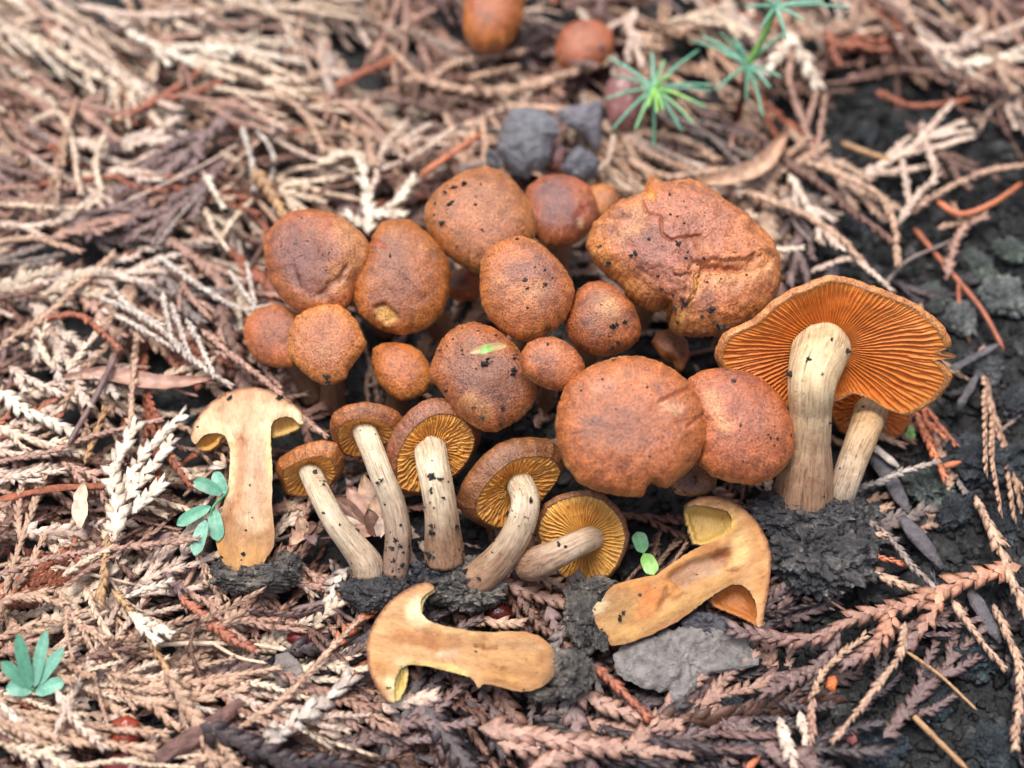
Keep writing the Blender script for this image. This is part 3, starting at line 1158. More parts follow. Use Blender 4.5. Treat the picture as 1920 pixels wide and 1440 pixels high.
def clump_mushroom(label, rim, z, axis, H, stem_w=26, stem_to=None, **kw):
    """a standing mushroom of the clump, seen from above; its stem runs down to the soil"""
    rim = np.asarray(rim, float)
    c = rim.mean(axis=0)
    C = pix(c[0], c[1], z)
    foot = C * 0.72 + CLUMP * 0.28 if stem_to is None else pix(stem_to[0], stem_to[1], 0)
    foot = np.array([foot[0], foot[1] + 0.2, gh(foot[0], foot[1]) - 0.05])
    root = thing('mushroom', label, 'mushroom', foot, 'clump of small brown mushrooms')
    w = stem_w * upx(C)
    kw['roll'] = kw.get('roll', 0.25) * 0.6 + 0.22
    S = cap_mesh(root, rim, z - 0.1, axis, H * 1.12 + 0.06, stem_r=w, sil=True, **kw)
    top = S.C + S.n * S.H * 0.40
    neck = S.C - S.n * S.R * 0.35
    stem_mesh(root, [top, neck, neck * 0.5 + foot * 0.5 + np.array([0, 0.12, 0]), foot], [w * 0.95, w * 0.9, w, w * 1.25], (212, 188, 150), (158, 122, 96), seed=kw.get('seed', 0), crumb=12, sides=20, rows=30)
    return root, S


F_ = vax(0.0, 0.22, 0.97)
# colours seen torn through the skin
FL, YL, RS, PU = (226, 160, 92), (232, 186, 112), (176, 84, 40), (112, 72, 66)

clump_mushroom('broad brown cap with a yellowish right lobe, leftmost large cap of the clump',
    [(495, 473), (498, 443), (517, 417), (547, 398), (583, 392), (617, 399), (647, 411), (670, 426), (688, 443), (696, 462), (694, 487), (686, 508), (668, 530), (660, 558), (648, 578), (622, 588), (592, 590), (563, 587), (533, 567), (508, 535), (497, 503)],
    2.35, vax(-0.10, 0.22, 0.95), 0.42, roll=0.12, mid=(158, 92, 58), dark=(124, 74, 60), rimc=(182, 102, 46), seed=1, crumb=30, lumpy=0.05,
    strokes=[([(540, 440), (575, 470), (560, 520)], 62, (122, 74, 62), 0.65, -0.02, 0.9), ([(655, 430), (675, 470), (660, 505), (640, 520)], 46, (196, 134, 82), 0.8, -0.03, 0.8),
             ([(600, 555), (640, 520), (650, 500)], 10, (120, 66, 40), 0.6, -0.05, 0.9), ([(520, 520), (560, 560), (610, 575)], 20, (184, 108, 54), 0.6, 0.02, 0.9), ([(545, 500), (560, 540)], 8, (104, 62, 56), .6, -.03, .9)])
clump_mushroom('brown cap with a pale bite mark near its lower edge, under the leftmost large cap',
    [(700, 440), (714, 419), (740, 411), (770, 414), (790, 430), (811, 446), (828, 467), (842, 493), (845, 520), (841, 553), (831, 587), (811, 610), (787, 622), (753, 628), (720, 620), (692, 607), (672, 587), (661, 560), (660, 530), (672, 510), (686, 480), (690, 458)],
    2.12, vax(0.12, 0.22, 0.95), 0.44, roll=0.18, mid=(172, 98, 54), dark=(134, 80, 58), rimc=(194, 112, 48), seed=2, crumb=12,
    strokes=[([(735, 480), (745, 540), (730, 560)], 60, (138, 82, 62), 0.6, -0.015, 0.9), ([(717, 586), (728, 596)], 17, (214, 160, 84), 0.95, -0.07, 0.3), ([(702, 578), (722, 572)], 7, (150, 76, 38), 0.8, -0.03, 0.6), ([(760, 520), (800, 570)], 6, (120, 70, 50), .5, -.02, .9),
             ([(692, 452), (712, 456), (720, 460)], 6, RS, .9, -.03, .6)])
clump_mushroom('small flat cap half hidden behind a rounder cap, at the left end of the clump',
    [(457, 623), (463, 600), (483, 580), (510, 571), (535, 573), (560, 588), (577, 620), (572, 660), (550, 688), (523, 690), (500, 685), (477, 670), (463, 650)],
    1.45, vax(-0.15, 0.2, 0.95), 0.40, mid=(180, 100, 52), dark=(150, 86, 56), rimc=(196, 116, 54), seed=3, crumb=10, stem_w=20, stem_to=(590, 770), lumpy=0.02)
clump_mushroom('round orange brown cap with frayed rim and a grit tuft at its lower edge',
    [(538, 650), (543, 620), (557, 593), (583, 577), (607, 568), (633, 570), (653, 583), (670, 603), (681, 627), (688, 643), (678, 660), (667, 677), (655, 693), (650, 710), (630, 720), (610, 722), (587, 713), (567, 697), (552, 680), (542, 667)],
    2.0, vax(-0.05, 0.2, 0.97), 0.40, roll=0.10, mid=(186, 108, 56), dark=(156, 92, 60), rimc=(204, 128, 60), seed=4, crumb=14, big=[(612, 708, 9), (614, 718, 8)], stem_w=22, stem_to=(620, 780), ragged=0.02)
clump_mushroom('smallest glossy orange cap sitting low between the long grey stems and the clump',
    [(697, 672), (700, 655), (717, 645), (740, 643), (770, 648), (790, 660), (802, 677), (809, 700), (808, 720), (798, 737), (777, 748), (753, 752), (730, 740), (711, 720), (702, 703), (703, 693), (697, 687)],
    1.5, vax(-0.1, 0.28, 0.93), 0.55, roll=0.3, mid=(186, 106, 44), dark=(140, 74, 38), rimc=(206, 134, 58), seed=5, crumb=8, stem_w=20, stem_to=(740, 790), lumpy=0.02)
clump_mushroom('big tan brown cap at the back of the clump with soil grains on its left',
    [(795, 415), (797, 390), (810, 367), (830, 350), (853, 335), (880, 322), (913, 317), (940, 323), (960, 337), (977, 357), (993, 380), (1004, 407), (1006, 435), (985, 480), (940, 510), (897, 514), (873, 501), (853, 490), (833, 474), (817, 458), (803, 440)],
    2.25, vax(0.0, 0.30, 0.93), 0.46, roll=0.15, mid=(182, 110, 70), dark=(156, 96, 72), rimc=(190, 118, 68), seed=6, crumb=26, big=[(850, 352, 9), (870, 346, 9), (836, 362, 6), (845, 383, 8), (817, 382, 6), (830, 418, 8), (905, 430, 4)],
    strokes=[([(870, 400), (920, 430)], 60, (190, 118, 76), 0.5, 0.0, 0.9)])
clump_mushroom('smooth cap with a purplish top beside the dark open cone at the back',
    [(982, 375), (988, 352), (1013, 334), (1047, 329), (1080, 336), (1103, 351), (1116, 373), (1123, 398), (1116, 422), (1100, 442), (1080, 456), (1050, 464), (1025, 462), (1000, 445), (986, 410)],
    1.8, vax(0.05, 0.30, 0.93), 0.5, roll=0.15, mid=(180, 102, 60), dark=(138, 86, 72), rimc=(178, 98, 46), seed=7, crumb=5, lumpy=0.02,
    strokes=[([(1060, 385), (1030, 410)], 34, (132, 84, 76), 0.6, 0, 0.9), ([(1085, 400), (1095, 395)], 14, (150, 66, 34), .8, -.02, .7), ([(1088, 420)], 12, (218, 178, 130), .8, 0, .8)])
clump_mushroom('tiny orange cap peeping out between two caps at the back',
    [(1100, 362), (1108, 350), (1128, 346), (1148, 352), (1160, 370), (1160, 390), (1150, 408), (1130, 416), (1112, 410), (1102, 390)],
    1.4, vax(0.1, 0.30, 0.93), 0.6, roll=0.25, mid=(202, 124, 62), dark=(184, 108, 58), rimc=(196, 112, 46), seed=8, crumb=2, stem_w=14, lumpy=0.01, stem_to=(1130, 430))
clump_mushroom('egg shaped cap in the centre of the clump with faint dark grains on top',
    [(900, 520), (902, 493), (913, 473), (933, 455), (957, 446), (977, 443), (1000, 452), (1023, 467), (1043, 487), (1060, 507), (1073, 527), (1078, 550), (1072, 577), (1060, 600), (1040, 620), (1013, 635), (987, 640), (960, 633), (937, 617), (917, 597), (903, 570), (899, 545)],
    2.75, vax(0.0, 0.18, 0.97), 0.5, roll=0.2, mid=(186, 110, 60), dark=(150, 92, 66), rimc=(196, 116, 52), seed=9, crumb=22, big=[(1022, 533, 6), (988, 541, 5), (990, 576, 5)],
    strokes=[([(960, 510), (1010, 505)], 36, (146, 92, 72), 0.55, 0, 0.9), ([(990, 545), (1010, 540)], 30, (206, 146, 94), 0.5, 0, 0.9)])
clump_mushroom('round cap with a painted highlight on top and black soil on its right flank',
    [(1060, 615), (1063, 590), (1073, 563), (1084, 543), (1103, 530), (1123, 528), (1147, 536), (1170, 553), (1187, 573), (1197, 597), (1202, 617), (1197, 637), (1180, 653), (1153, 665), (1127, 672), (1103, 665), (1083, 653), (1067, 637)],
    2.3, vax(0.05, 0.2, 0.96), 0.6, roll=0.3, mid=(182, 108, 58), dark=(146, 86, 50), rimc=(176, 98, 44), seed=10, crumb=22, big=[(1149, 612, 8), (1155, 607, 6), (1172, 603, 6), (1158, 640, 8), (1148, 652, 8)],
    strokes=[([(1140, 572)], 34, (214, 158, 104), 0.7, 0, 0.9), ([(1150, 590)], 22, (150, 104, 70), 0.6, 0, 0.9)])  # first stroke paints a highlight into the colour, upper right of the dome
clump_mushroom('small oval cap perched on top of three bigger caps in the middle',
    [(975, 682), (977, 660), (990, 643), (1010, 634), (1035, 631), (1060, 640), (1080, 657), (1093, 675), (1098, 692), (1092, 710), (1078, 725), (1055, 733), (1030, 731), (1005, 720), (984, 703)],
    2.95, vax(0.05, 0.12, 0.98), 0.62, roll=0.3, mid=(194, 118, 64), dark=(160, 98, 64), rimc=(168, 96, 46), seed=11, crumb=8, stem_w=16, lumpy=0.02)
clump_mushroom('brown cap carrying a green leaf scrap and a black soil crumb',
    [(803, 700), (813, 673), (820, 653), (830, 637), (847, 620), (867, 609), (890, 605), (917, 612), (940, 624), (965, 645), (985, 675), (1003, 710), (1010, 738), (1000, 758), (985, 776), (960, 796), (930, 809), (905, 808), (880, 795), (855, 775), (838, 750), (820, 727), (806, 714)],
    2.15, vax(-0.08, 0.22, 0.95), 0.5, roll=0.2, mid=(178, 106, 64), dark=(150, 92, 64), rimc=(184, 108, 56), seed=12, crumb=30, big=[(912, 682, 14), (962, 695, 12), (963, 672, 8), (838, 732, 6), (940, 762, 7), (890, 762, 5), (905, 783, 6)], ragged=0.02,
    strokes=[([(880, 750), (910, 770)], 26, (206, 146, 84), 0.5, 0.01, 0.9), ([(960, 690)], 40, (134, 84, 60), 0.6, 0, 0.9)])
clump_mushroom('large torn cap with cracked peeling skin, highest at the back right',
    [(1100, 457), (1107, 437), (1120, 413), (1137, 397), (1160, 381), (1187, 373), (1205, 372), (1209, 352), (1216, 333), (1230, 346), (1250, 352), (1272, 342), (1296, 340), (1327, 363), (1367, 387), (1403, 410), (1433, 440), (1450, 463), (1462, 490), (1462, 520), (1457, 547), (1443, 570), (1427, 587), (1400, 607), (1370, 620), (1343, 628), (1313, 631), (1280, 630), (1263, 622), (1250, 609), (1258, 588), (1254, 571), (1237, 578), (1213, 578), (1200, 567), (1180, 553), (1163, 530), (1143, 513), (1123, 497), (1107, 480)],
    2.5, vax(0.05, 0.30, 0.93), 0.42, roll=0.12, mid=(190, 116, 72), dark=(160, 98, 76), rimc=(194, 122, 62), seed=13, crumb=90, K=320, NR=110, ragged=0.02, lumpy=0.06, warp=11, wf=0.07,
    big=[(1190, 475, 9), (1272, 458, 8), (1375, 474, 6), (1138, 500, 9), (1125, 463, 6), (1265, 575, 9), (1282, 572, 10), (1278, 560, 7), (1333, 580, 11), (1348, 615, 14), (1345, 605, 9), (1233, 517, 5), (1315, 592, 5), (1240, 540, 5)],
    strokes=[([(1310, 505), (1350, 500), (1395, 500), (1430, 490)], 20, (214, 140, 84), 0.9, -0.08, 0.3), ([(1300, 540), (1340, 528), (1400, 520), (1440, 510)], 26, (206, 142, 92), 0.7, -0.02, 0.8), ([(1318, 504), (1350, 501), (1396, 506)], 7, (186, 100, 54), 0.9, -0.06, 0.5),
             ([(1305, 482), (1355, 484), (1400, 482)], 14, (196, 118, 76), 0.6, 0.06, 0.5), ([(1270, 510), (1305, 500), (1306, 525), (1290, 560)], 9, (196, 122, 80), 0.5, 0.07, 0.5), ([(1308, 515), (1306, 545), (1288, 568)], 8, (232, 160, 84), 0.9, -0.04, 0.6),
             ([(1207, 380), (1212, 400), (1238, 410), (1240, 440), (1258, 452), (1290, 445), (1315, 440)], 4.0, (146, 76, 44), 0.85, -0.06, 0.7), ([(1214, 352), (1222, 372)], 10, (222, 140, 62), 0.9, -0.04, .6),
             ([(1190, 390), (1200, 420), (1170, 440)], 26, (206, 146, 92), 0.6, -0.02, 0.9), ([(1125, 470), (1160, 510), (1200, 550)], 22, (208, 146, 80), 0.5, 0, 0.9), ([(1140, 405), (1180, 405)], 6, (120, 76, 50), 0.7, -0.03, 0.8),
             ([(1270, 590), (1310, 600)], 26, (190, 120, 62), 0.6, 0, 0.8), ([(1262, 615), (1280, 590)], 9, (226, 170, 92), 0.7, 0, 0.7), ([(1280, 380), (1340, 420)], 46, (172, 110, 86), 0.5, 0.01, 0.9), ([(1400, 560), (1440, 530)], 26, (160, 96, 60), 0.5, 0, 0.9)])
clump_mushroom('largest smooth cap at the front of the clump with a notched lower edge',
    [(1040, 795), (1045, 760), (1060, 725), (1085, 700), (1120, 680), (1160, 668), (1200, 668), (1235, 678), (1265, 695), (1290, 716), (1310, 745), (1324, 790), (1321, 830), (1310, 860), (1290, 884), (1266, 902), (1252, 914), (1236, 912), (1222, 903), (1212, 914), (1205, 932), (1160, 930), (1120, 920), (1085, 905), (1060, 872), (1045, 835)],
    2.65, vax(0.0, 0.20, 0.97), 0.40, roll=0.1, mid=(190, 108, 58), dark=(160, 92, 62), rimc=(184, 104, 48), seed=14, crumb=30, K=190, NR=60, ragged=0.012,
    strokes=[([(1240, 750), (1275, 735), (1310, 722)], 5, (150, 72, 40), 0.9, -0.05, 0.8), ([(1245, 758), (1270, 765)], 18, (212, 156, 112), 0.7, -0.02, 0.8), ([(1290, 800), (1320, 775)], 4, (150, 72, 40), 0.8, -0.04, 0.8), ([(1180, 800), (1230, 820)], 60, (168, 98, 66), 0.4, -0.02, 0.9), ([(1120, 725), (1140, 720)], 26, (200, 136, 104), 0.5, 0, 0.9)])
clump_mushroom('smooth reddish brown cap tucked behind the largest front cap, before the orange gills',
    [(1288, 712), (1312, 696), (1350, 690), (1395, 697), (1430, 712), (1460, 740), (1478, 775), (1488, 815), (1486, 850), (1470, 880), (1445, 900), (1410, 910), (1370, 905), (1335, 893), (1308, 870), (1300, 830), (1292, 785), (1284, 745)],
    2.35, vax(0.10, 0.20, 0.96), 0.46, roll=0.15, mid=(190, 108, 68), dark=(160, 96, 74), rimc=(196, 112, 58), seed=15, crumb=16, K=170, NR=56, lumpy=0.025,
    strokes=[([(1335, 745), (1345, 780), (1360, 800)], 24, (222, 156, 100), 0.7, 0, 0.9), ([(1400, 790), (1440, 770)], 50, (178, 108, 84), 0.4, 0, 0.9), ([(1350, 695), (1420, 712)], 14, (128, 78, 66), 0.6, 0, 0.9)])
clump_mushroom('small dull cap fragment under the lower edge of the largest front cap',
    [(1250, 900), (1262, 880), (1290, 868), (1325, 872), (1345, 892), (1342, 915), (1322, 928), (1295, 932), (1268, 926)],
    1.25, vax(0.1, 0.25, 0.95), 0.45, mid=(156, 96, 60), dark=(120, 78, 60), rimc=(170, 110, 66), seed=16, crumb=14, stem_w=14, stem_to=(1310, 930), ragged=0.03)
clump_mushroom('shadowed broken cap deep in the gap below the torn cap',
    [(1222, 640), (1232, 622), (1262, 616), (1288, 640), (1292, 668), (1282, 692), (1272, 700), (1268, 676), (1240, 668)],
    1.2, vax(0.2, 0.3, 0.9), 0.5, mid=(160, 90, 46), dark=(122, 70, 44), rimc=(184, 110, 52), seed=17, crumb=6, stem_w=14, stem_to=(1262, 700))
clump_mushroom('deep set dark orange cap in the shaded hollow at the clump centre',
    [(835, 535), (845, 510), (875, 500), (902, 515), (905, 545), (890, 562), (860, 565), (840, 555)],
    0.9, vax(0.0, 0.3, 0.95), 0.5, mid=(164, 84, 40), dark=(130, 66, 36), rimc=(176, 92, 40), seed=18, crumb=4, stem_w=16, stem_to=(870, 560))

# two more mushrooms growing out of focus behind
r1, _ = clump_mushroom('tall orange capped mushroom cut by the top edge of the picture',
    [(868, 40), (870, 5), (880, -25), (905, -42), (945, -45), (972, -30), (984, 0), (980, 40), (965, 65), (945, 84), (912, 92), (885, 84), (872, 66)],
    1.35, vax(0.05, 0.45, 0.88), 0.6, roll=0.3, mid=(184, 104, 52), dark=(160, 92, 60), rimc=(204, 118, 44), seed=19, crumb=4, stem_to=(930, 90), lumpy=0.015)
r2, _ = clump_mushroom('orange capped mushroom half sunk in litter beside the tall one at the back',
    [(1040, 105), (1044, 75), (1060, 52), (1090, 43), (1125, 45), (1148, 60), (1152, 90), (1140, 118), (1110, 132), (1075, 135), (1050, 125)],
    0.75, vax(0.0, 0.35, 0.93), 0.55, roll=0.25, mid=(190, 112, 66), dark=(172, 100, 68), rimc=(190, 104, 46), seed=20, crumb=3, stem_to=(1095, 130), lumpy=0.015)
for r_ in (r1, r2):
    r_['group'] = 'mushrooms growing behind the clump'


# --- picked mushrooms laid out with their gills up
def laid(label, rim, z, axis, H, line, zs, radii, top=(234, 217, 188), bot=(166, 130, 102), scrumb=40, sbig=(), ridge=0.05, **kw):
    foot = pix(line[-1][0], line[-1][1], zs[-1])
    root = thing('mushroom', label, 'mushroom', foot, 'picked mushrooms laid on the litter')
    k = upx(pix(line[0][0], line[0][1], zs[0]))
    S = cap_mesh(root, rim, z, axis, H, stem_r=radii[0] * k, **kw)
    pts = stem_px(line, zs)
    pts = np.vstack([S.C + S.n * S.H * 0.42 + (pts[0] - pixplane(*proj(pts[:1])[0], S.C, S.n)) * 0, pts]) if False else pts
    first = pixplane(line[0][0], line[0][1], S.C + S.n * S.H * kw.get('cavity', 0.45) * 1.12, S.n)
    pts = np.vstack([first, pts[1:]])
    stem_mesh(root, pts, [r * k for r in radii], top, bot, seed=kw.get('seed', 0), crumb=scrumb, big=sbig, ridge=ridge)
    return root, S


CAPB = dict(mid=(162, 98, 56), dark=(120, 76, 52), rimc=(140, 88, 54))
laid('shortest gilled mushroom with a thin pale stem, beside the left cut half',
    [(528, 893), (531, 881), (541, 875), (556, 866), (578, 858), (600, 854), (618, 858), (628, 872), (631, 890), (622, 906), (606, 920), (585, 929), (560, 931), (538, 926)],
    0.95, vax(0.0, 0.70, -0.71), 0.95, [(580, 882), (600, 925), (628, 978), (662, 1022), (688, 1058), (694, 1088)], [0.9, 1.25, 1.2, 0.95, 0.8, 0.65], [21, 21, 22, 25, 29, 26], seed=31, gills=32, roll=0.65, cavity=0.25, crumb=50, bot=(196, 172, 148), **{**CAPB, 'mid': (190, 116, 56), 'rimc': (176, 108, 52)}, gill_col=(238, 164, 78), gdepth=0.12, scrumb=46, sbig=[(592, 890, 7), (604, 912, 5), (640, 985, 4)])
laid('slender gilled mushroom with the longest curved stem and soil blackened foot',
    [(630, 812), (634, 800), (650, 789), (680, 783), (708, 787), (731, 796), (741, 806), (733, 825), (712, 842), (690, 853), (665, 858), (644, 850), (634, 832)],
    1.25, vax(-0.05, 0.72, -0.69), 0.95, [(682, 805), (700, 850), (716, 892), (736, 942), (747, 1000), (742, 1060), (736, 1090)], [1.2, 1.5, 1.45, 1.2, 0.95, 0.7, 0.6], [23, 22, 22, 23, 24, 24, 24], seed=32, gills=34, roll=0.65, cavity=0.25, crumb=40, **{**CAPB, 'mid': (178, 106, 48), 'rimc': (168, 102, 50)}, gill_col=(238, 162, 76), gdepth=0.12, scrumb=60, sbig=[(715, 905, 8), (742, 1010, 9), (736, 1030, 8), (750, 1022, 7), (738, 1050, 8), (752, 1060, 8)], bot=(150, 124, 106))
laid('round gilled mushroom with a thick streaked stem, between the slender and the tilted one',
    [(741, 905), (742, 865), (748, 843), (764, 815), (783, 793), (803, 780), (826, 774), (850, 776), (872, 786), (886, 803), (892, 822), (889, 843), (878, 864), (858, 888), (825, 912), (790, 924), (768, 923), (748, 918)],
    1.35, vax(-0.30, 0.42, -0.86), 0.85, [(806, 842), (816, 895), (826, 950), (832, 1010), (836, 1062)], [1.3, 1.75, 1.6, 1.15, 0.75], [30, 30, 30, 34, 38], seed=33, gills=42, roll=0.6, cavity=0.22, crumb=90, K=160, **CAPB, gill_col=(246, 174, 82), edge_gill=(236, 164, 74), gdepth=0.13, scrumb=70, sbig=[(812, 893, 11), (822, 896, 9), (806, 920, 6), (813, 985, 9), (810, 1000, 10), (806, 1040, 12), (800, 1060, 10), (853, 985, 8)], ridge=0.09)
laid('tilted gilled mushroom whose bent stem joins its neighbour at the base',
    [(888, 954), (894, 932), (911, 907), (931, 884), (956, 866), (980, 857), (1006, 854), (1033, 857), (1047, 868), (1054, 883), (1048, 899), (1033, 921), (1012, 944), (985, 968), (955, 987), (931, 992), (911, 983), (895, 970)],
    1.25, vax(-0.42, 0.52, -0.74), 0.95, [(974, 905), (985, 942), (972, 992), (945, 1038), (908, 1076), (872, 1096)], [1.2, 1.6, 1.45, 1.1, 0.8, 0.65], [26, 26, 27, 29, 32, 34], seed=34, gills=42, roll=0.6, cavity=0.22, crumb=90, K=160, **CAPB, gill_col=(242, 168, 78), edge_gill=(238, 168, 80), gdepth=0.12, scrumb=50, sbig=[(995, 942, 6), (946, 960, 8), (875, 1075, 8), (900, 1085, 7)])
laid('mushroom on its side showing a full yellow gill disc and short bent stem',
    [(1007, 998), (1011, 976), (1025, 951), (1047, 937), (1075, 929), (1103, 927), (1131, 936), (1153, 956), (1169, 981), (1175, 1007), (1170, 1032), (1158, 1059), (1144, 1078), (1125, 1087), (1100, 1089), (1075, 1091), (1055, 1082), (1036, 1064), (1018, 1034)],
    0.85, vax(0.12, 0.22, -0.96), 0.4, [(1112, 1008), (1080, 1022), (1038, 1042), (1005, 1056), (984, 1060)], [0.85, 1.4, 1.3, 1.0, 0.75], [23, 23, 27, 32, 30], seed=35, gills=50, roll=0.35, cavity=0.22, crumb=60, K=170, **CAPB, gill_col=(246, 184, 92), edge_gill=(244, 188, 98), gdepth=0.13, scrumb=30, sbig=[(1048, 1023, 6), (1060, 1027, 5), (1105, 935, 7)], top=(224, 200, 172), bot=(170, 134, 108))
laid('largest mushroom, its wide orange gilled underside and thick pale stem turned up',
    [(1347, 676), (1349, 651), (1360, 630), (1390, 617), (1418, 602), (1451, 570), (1491, 545), (1531, 530), (1561, 526), (1595, 533), (1638, 547), (1678, 562), (1717, 581), (1748, 602), (1766, 618), (1778, 640), (1781, 657), (1800, 668), (1797, 676), (1780, 669), (1760, 661), (1757, 676), (1772, 691), (1783, 712), (1775, 727), (1757, 752), (1726, 770), (1699, 779), (1665, 768), (1635, 748), (1600, 735), (1560, 748), (1510, 770), (1450, 760), (1400, 735), (1362, 708)],
    2.45, vax(0.02, 0.48, -0.87), 0.28, [(1540, 650), (1524, 710), (1520, 770), (1517, 830), (1510, 890), (1504, 962)], [2.6, 2.85, 2.42, 1.9, 1.32, 0.55], [56, 45, 38, 38, 50, 60], seed=36, gills=84, roll=0.25, cavity=0.35, crumb=10, K=220, mid=(196, 120, 66), dark=(176, 106, 62), rimc=(206, 138, 78), gill_col=(236, 134, 50), edge_gill=(240, 146, 62), gdepth=0.05, wavy=0.13, scrumb=40, sbig=[(1483, 707, 13), (1590, 660, 8), (1521, 673, 8), (1560, 640, 5), (1540, 700, 4)], top=(234, 210, 168), bot=(184, 146, 116), ragged=0.01, centre=(1555, 660))
laid('small gilled mushroom sheltering under the largest one, its stem leaning right',
    [(1555, 770), (1575, 725), (1620, 705), (1670, 720), (1700, 755), (1708, 790), (1692, 815), (1655, 825), (1610, 825), (1575, 808)],
    0.55, vax(0.1, 0.35, -0.9), 0.4, [(1634, 770), (1618, 815), (1600, 860), (1584, 905), (1572, 940)], [0.7, 1.35, 1.25, 1.0, 0.6], [32, 28, 26, 25, 27], seed=37, gills=34, roll=0.3, cavity=0.3, crumb=6, mid=(196, 120, 66), rimc=(200, 130, 60), dark=(170, 100, 56), gill_col=(222, 120, 40), gdepth=0.08, scrumb=24, top=(220, 184, 136), bot=(224, 204, 180))


# --- mushrooms sliced lengthwise, cut face up
def half(label, outline, z, normal, zones, patches, rimline, bulge=0.55, seed=0, step=5.0, crumb=30, big=(), axis_dir=(0, 1), clods=(), base=(212, 170, 128)):
    """zones: paint strokes on the cut face; patches: (outline, depth below the face, colour, ridge direction); rimline: brown skin edge"""
    out = np.asarray(outline, float)
    c = out.mean(axis=0)
    C = pix(c[0], c[1], z)
    n = np.asarray(normal, float)
    n /= np.linalg.norm(n)
    root = thing('mushroom_half', label, 'mushroom', C - n * 0.4, 'mushrooms sliced lengthwise')

    def sheet(poly, st, sd):
        poly = np.asarray(poly, float)
        closed = np.vstack([poly, poly[:1]])
        B = []
        for a, b in zip(closed[:-1], closed[1:]):
            m = max(1, int(np.linalg.norm(b - a) / st))
            for f in np.arange(m) / m:
                B.append(a + (b - a) * f)
        B = np.array(B)
        # soften the corners of the outline a little
        B = 0.25 * np.roll(B, 1, 0) + 0.5 * B + 0.25 * np.roll(B, -1, 0)
        r = np.random.default_rng(sd)
        B = B + r.normal(0, 0.45, B.shape)
        lo, hi = B.min(0), B.max(0)
        gx, gy = np.meshgrid(np.arange(lo[0], hi[0], st), np.arange(lo[1], hi[1], st))
        G = np.stack([gx.ravel(), gy.ravel()], 1) + r.normal(0, st * 0.12, (gx.size, 2))
        # inside test
        ins = np.zeros(len(G), bool)
        j = len(B) - 1
        for i in range(len(B)):
            xi, yi, xj, yj = B[i, 0], B[i, 1], B[j, 0], B[j, 1]
            hit = ((yi > G[:, 1]) != (yj > G[:, 1])) & (G[:, 0] < (xj - xi) * (G[:, 1] - yi) / (yj - yi + 1e-12) + xi)
            ins ^= hit
            j = i
        Bc = np.vstack([B, B[:1]])
        d = poly_dist(G, Bc)
        G = G[ins & (d > st * 0.55)]
        pts = [Vector(p) for p in np.vstack([B, G])]
        nb = len(B)
        v2, _e, f, *_ = delaunay_2d_cdt(pts, [(i, (i + 1) % nb) for i in range(nb)], [], 1, 1e-4)
        v2 = np.array([tuple(p) for p in v2])
        return v2, [list(t) for t in f if len(t) == 3], poly_dist(v2, Bc)

    v2, tris, d = sheet(out, step, seed)
    tris = np.array(tris)
    # all one way round
    a, b, cc_ = v2[tris[:, 0]], v2[tris[:, 1]], v2[tris[:, 2]]
    area = (b[:, 0] - a[:, 0]) * (cc_[:, 1] - a[:, 1]) - (b[:, 1] - a[:, 1]) * (cc_[:, 0] - a[:, 0])
    tris[area > 0] = tris[area > 0][:, ::-1]
    W = np.array([pixplane(x, y, C, n) for x, y in v2])
    k = upx(C)
    m = len(v2)
    base = lin(base) * 0.85
    ax0 = np.array(axis_dir, float) / np.linalg.norm(axis_dir)
    tt = v2 @ ax0
    tt = (tt - tt.min()) / (tt.max() - tt.min())
    gg = (smooth(0.28, 0.95, tt) * 0.8)[:, None]
    cols = base[None] * (1 - gg) + (lin((178, 122, 68)) * 0.85)[None] * gg
    dz = 0.012 * fbm(np.column_stack([v2, v2[:, 0] * 0]), 0.02, seed, 4) - 0.02 * (1 - smooth(0, 10, d))
    cols, dz = paint(v2, cols, dz, zones, seed, warp=9)
    v3 = np.column_stack([v2, v2[:, 0] * 0])
    wat = smooth(0.0, 0.5, fbm(v3, 0.018, seed + 12, 4)) * 0.55
    cols = cols * (1 - wat[:, None]) + cols * np.array([0.72, 0.60, 0.48]) * wat[:, None]
    dz = dz + 0.012 * fbm(v3, 0.09, seed + 13, 3)
    ad0 = np.array(axis_dir, float) / np.linalg.norm(axis_dir)
    sq = np.stack([v2 @ np.array([-ad0[1], ad0[0]]) * 0.075, v2 @ ad0 * 0.013, np.full(m, seed * 1.0)], 1)
    wob = fbm(sq, 1.0, seed + 15, 4)
    cols = cols * (1 + np.stack([0.30 * wob, 0.42 * wob, 0.55 * wob], 1))
    dz = dz + 0.014 * wob
    cols, dz = paint(v2, cols, dz, [(rimline, 9, (172, 104, 58), 0.75, 0.0, 0.9), (rimline, 4.5, (122, 66, 38), 0.95, 0.0, 0.5)], seed, warp=1.5)
    front = W + n * dz[:, None]
    dm = d.max()
    depth = bulge * np.sqrt(np.clip(1 - (1 - np.clip(d / (dm * 0.8), 0, 1)) ** 2, 0, 1)) + 0.012
    bnd = d < 0.3
    back = W - n * (depth + 0.0)[:, None]
    back[bnd] = front[bnd]
    bcol = np.repeat((lin((168, 112, 66)) * 0.85)[None], m, 0)
    V = np.concatenate([front, back])
    ad = np.array(axis_dir, float)
    ad /= np.linalg.norm(ad)
    al = v2 @ ad
    ac = v2 @ np.array([-ad[1], ad[0]])
    fib = np.stack([ac * 0.09, al * 0.032, np.full(m, seed)], 1)
    mk('flesh', V, [np.concatenate([tris, tris[:, ::-1] + m])], M_FLESH, parent=root, cols=np.clip(np.concatenate([cols, bcol]), 0.003, 0.9), vecs=np.concatenate([fib, fib]))
    if crumb or big:
        add_crumbs(root, front, np.repeat(n[None], m, 0), crumb, seed + 500, big, size=(0.008, 0.03))
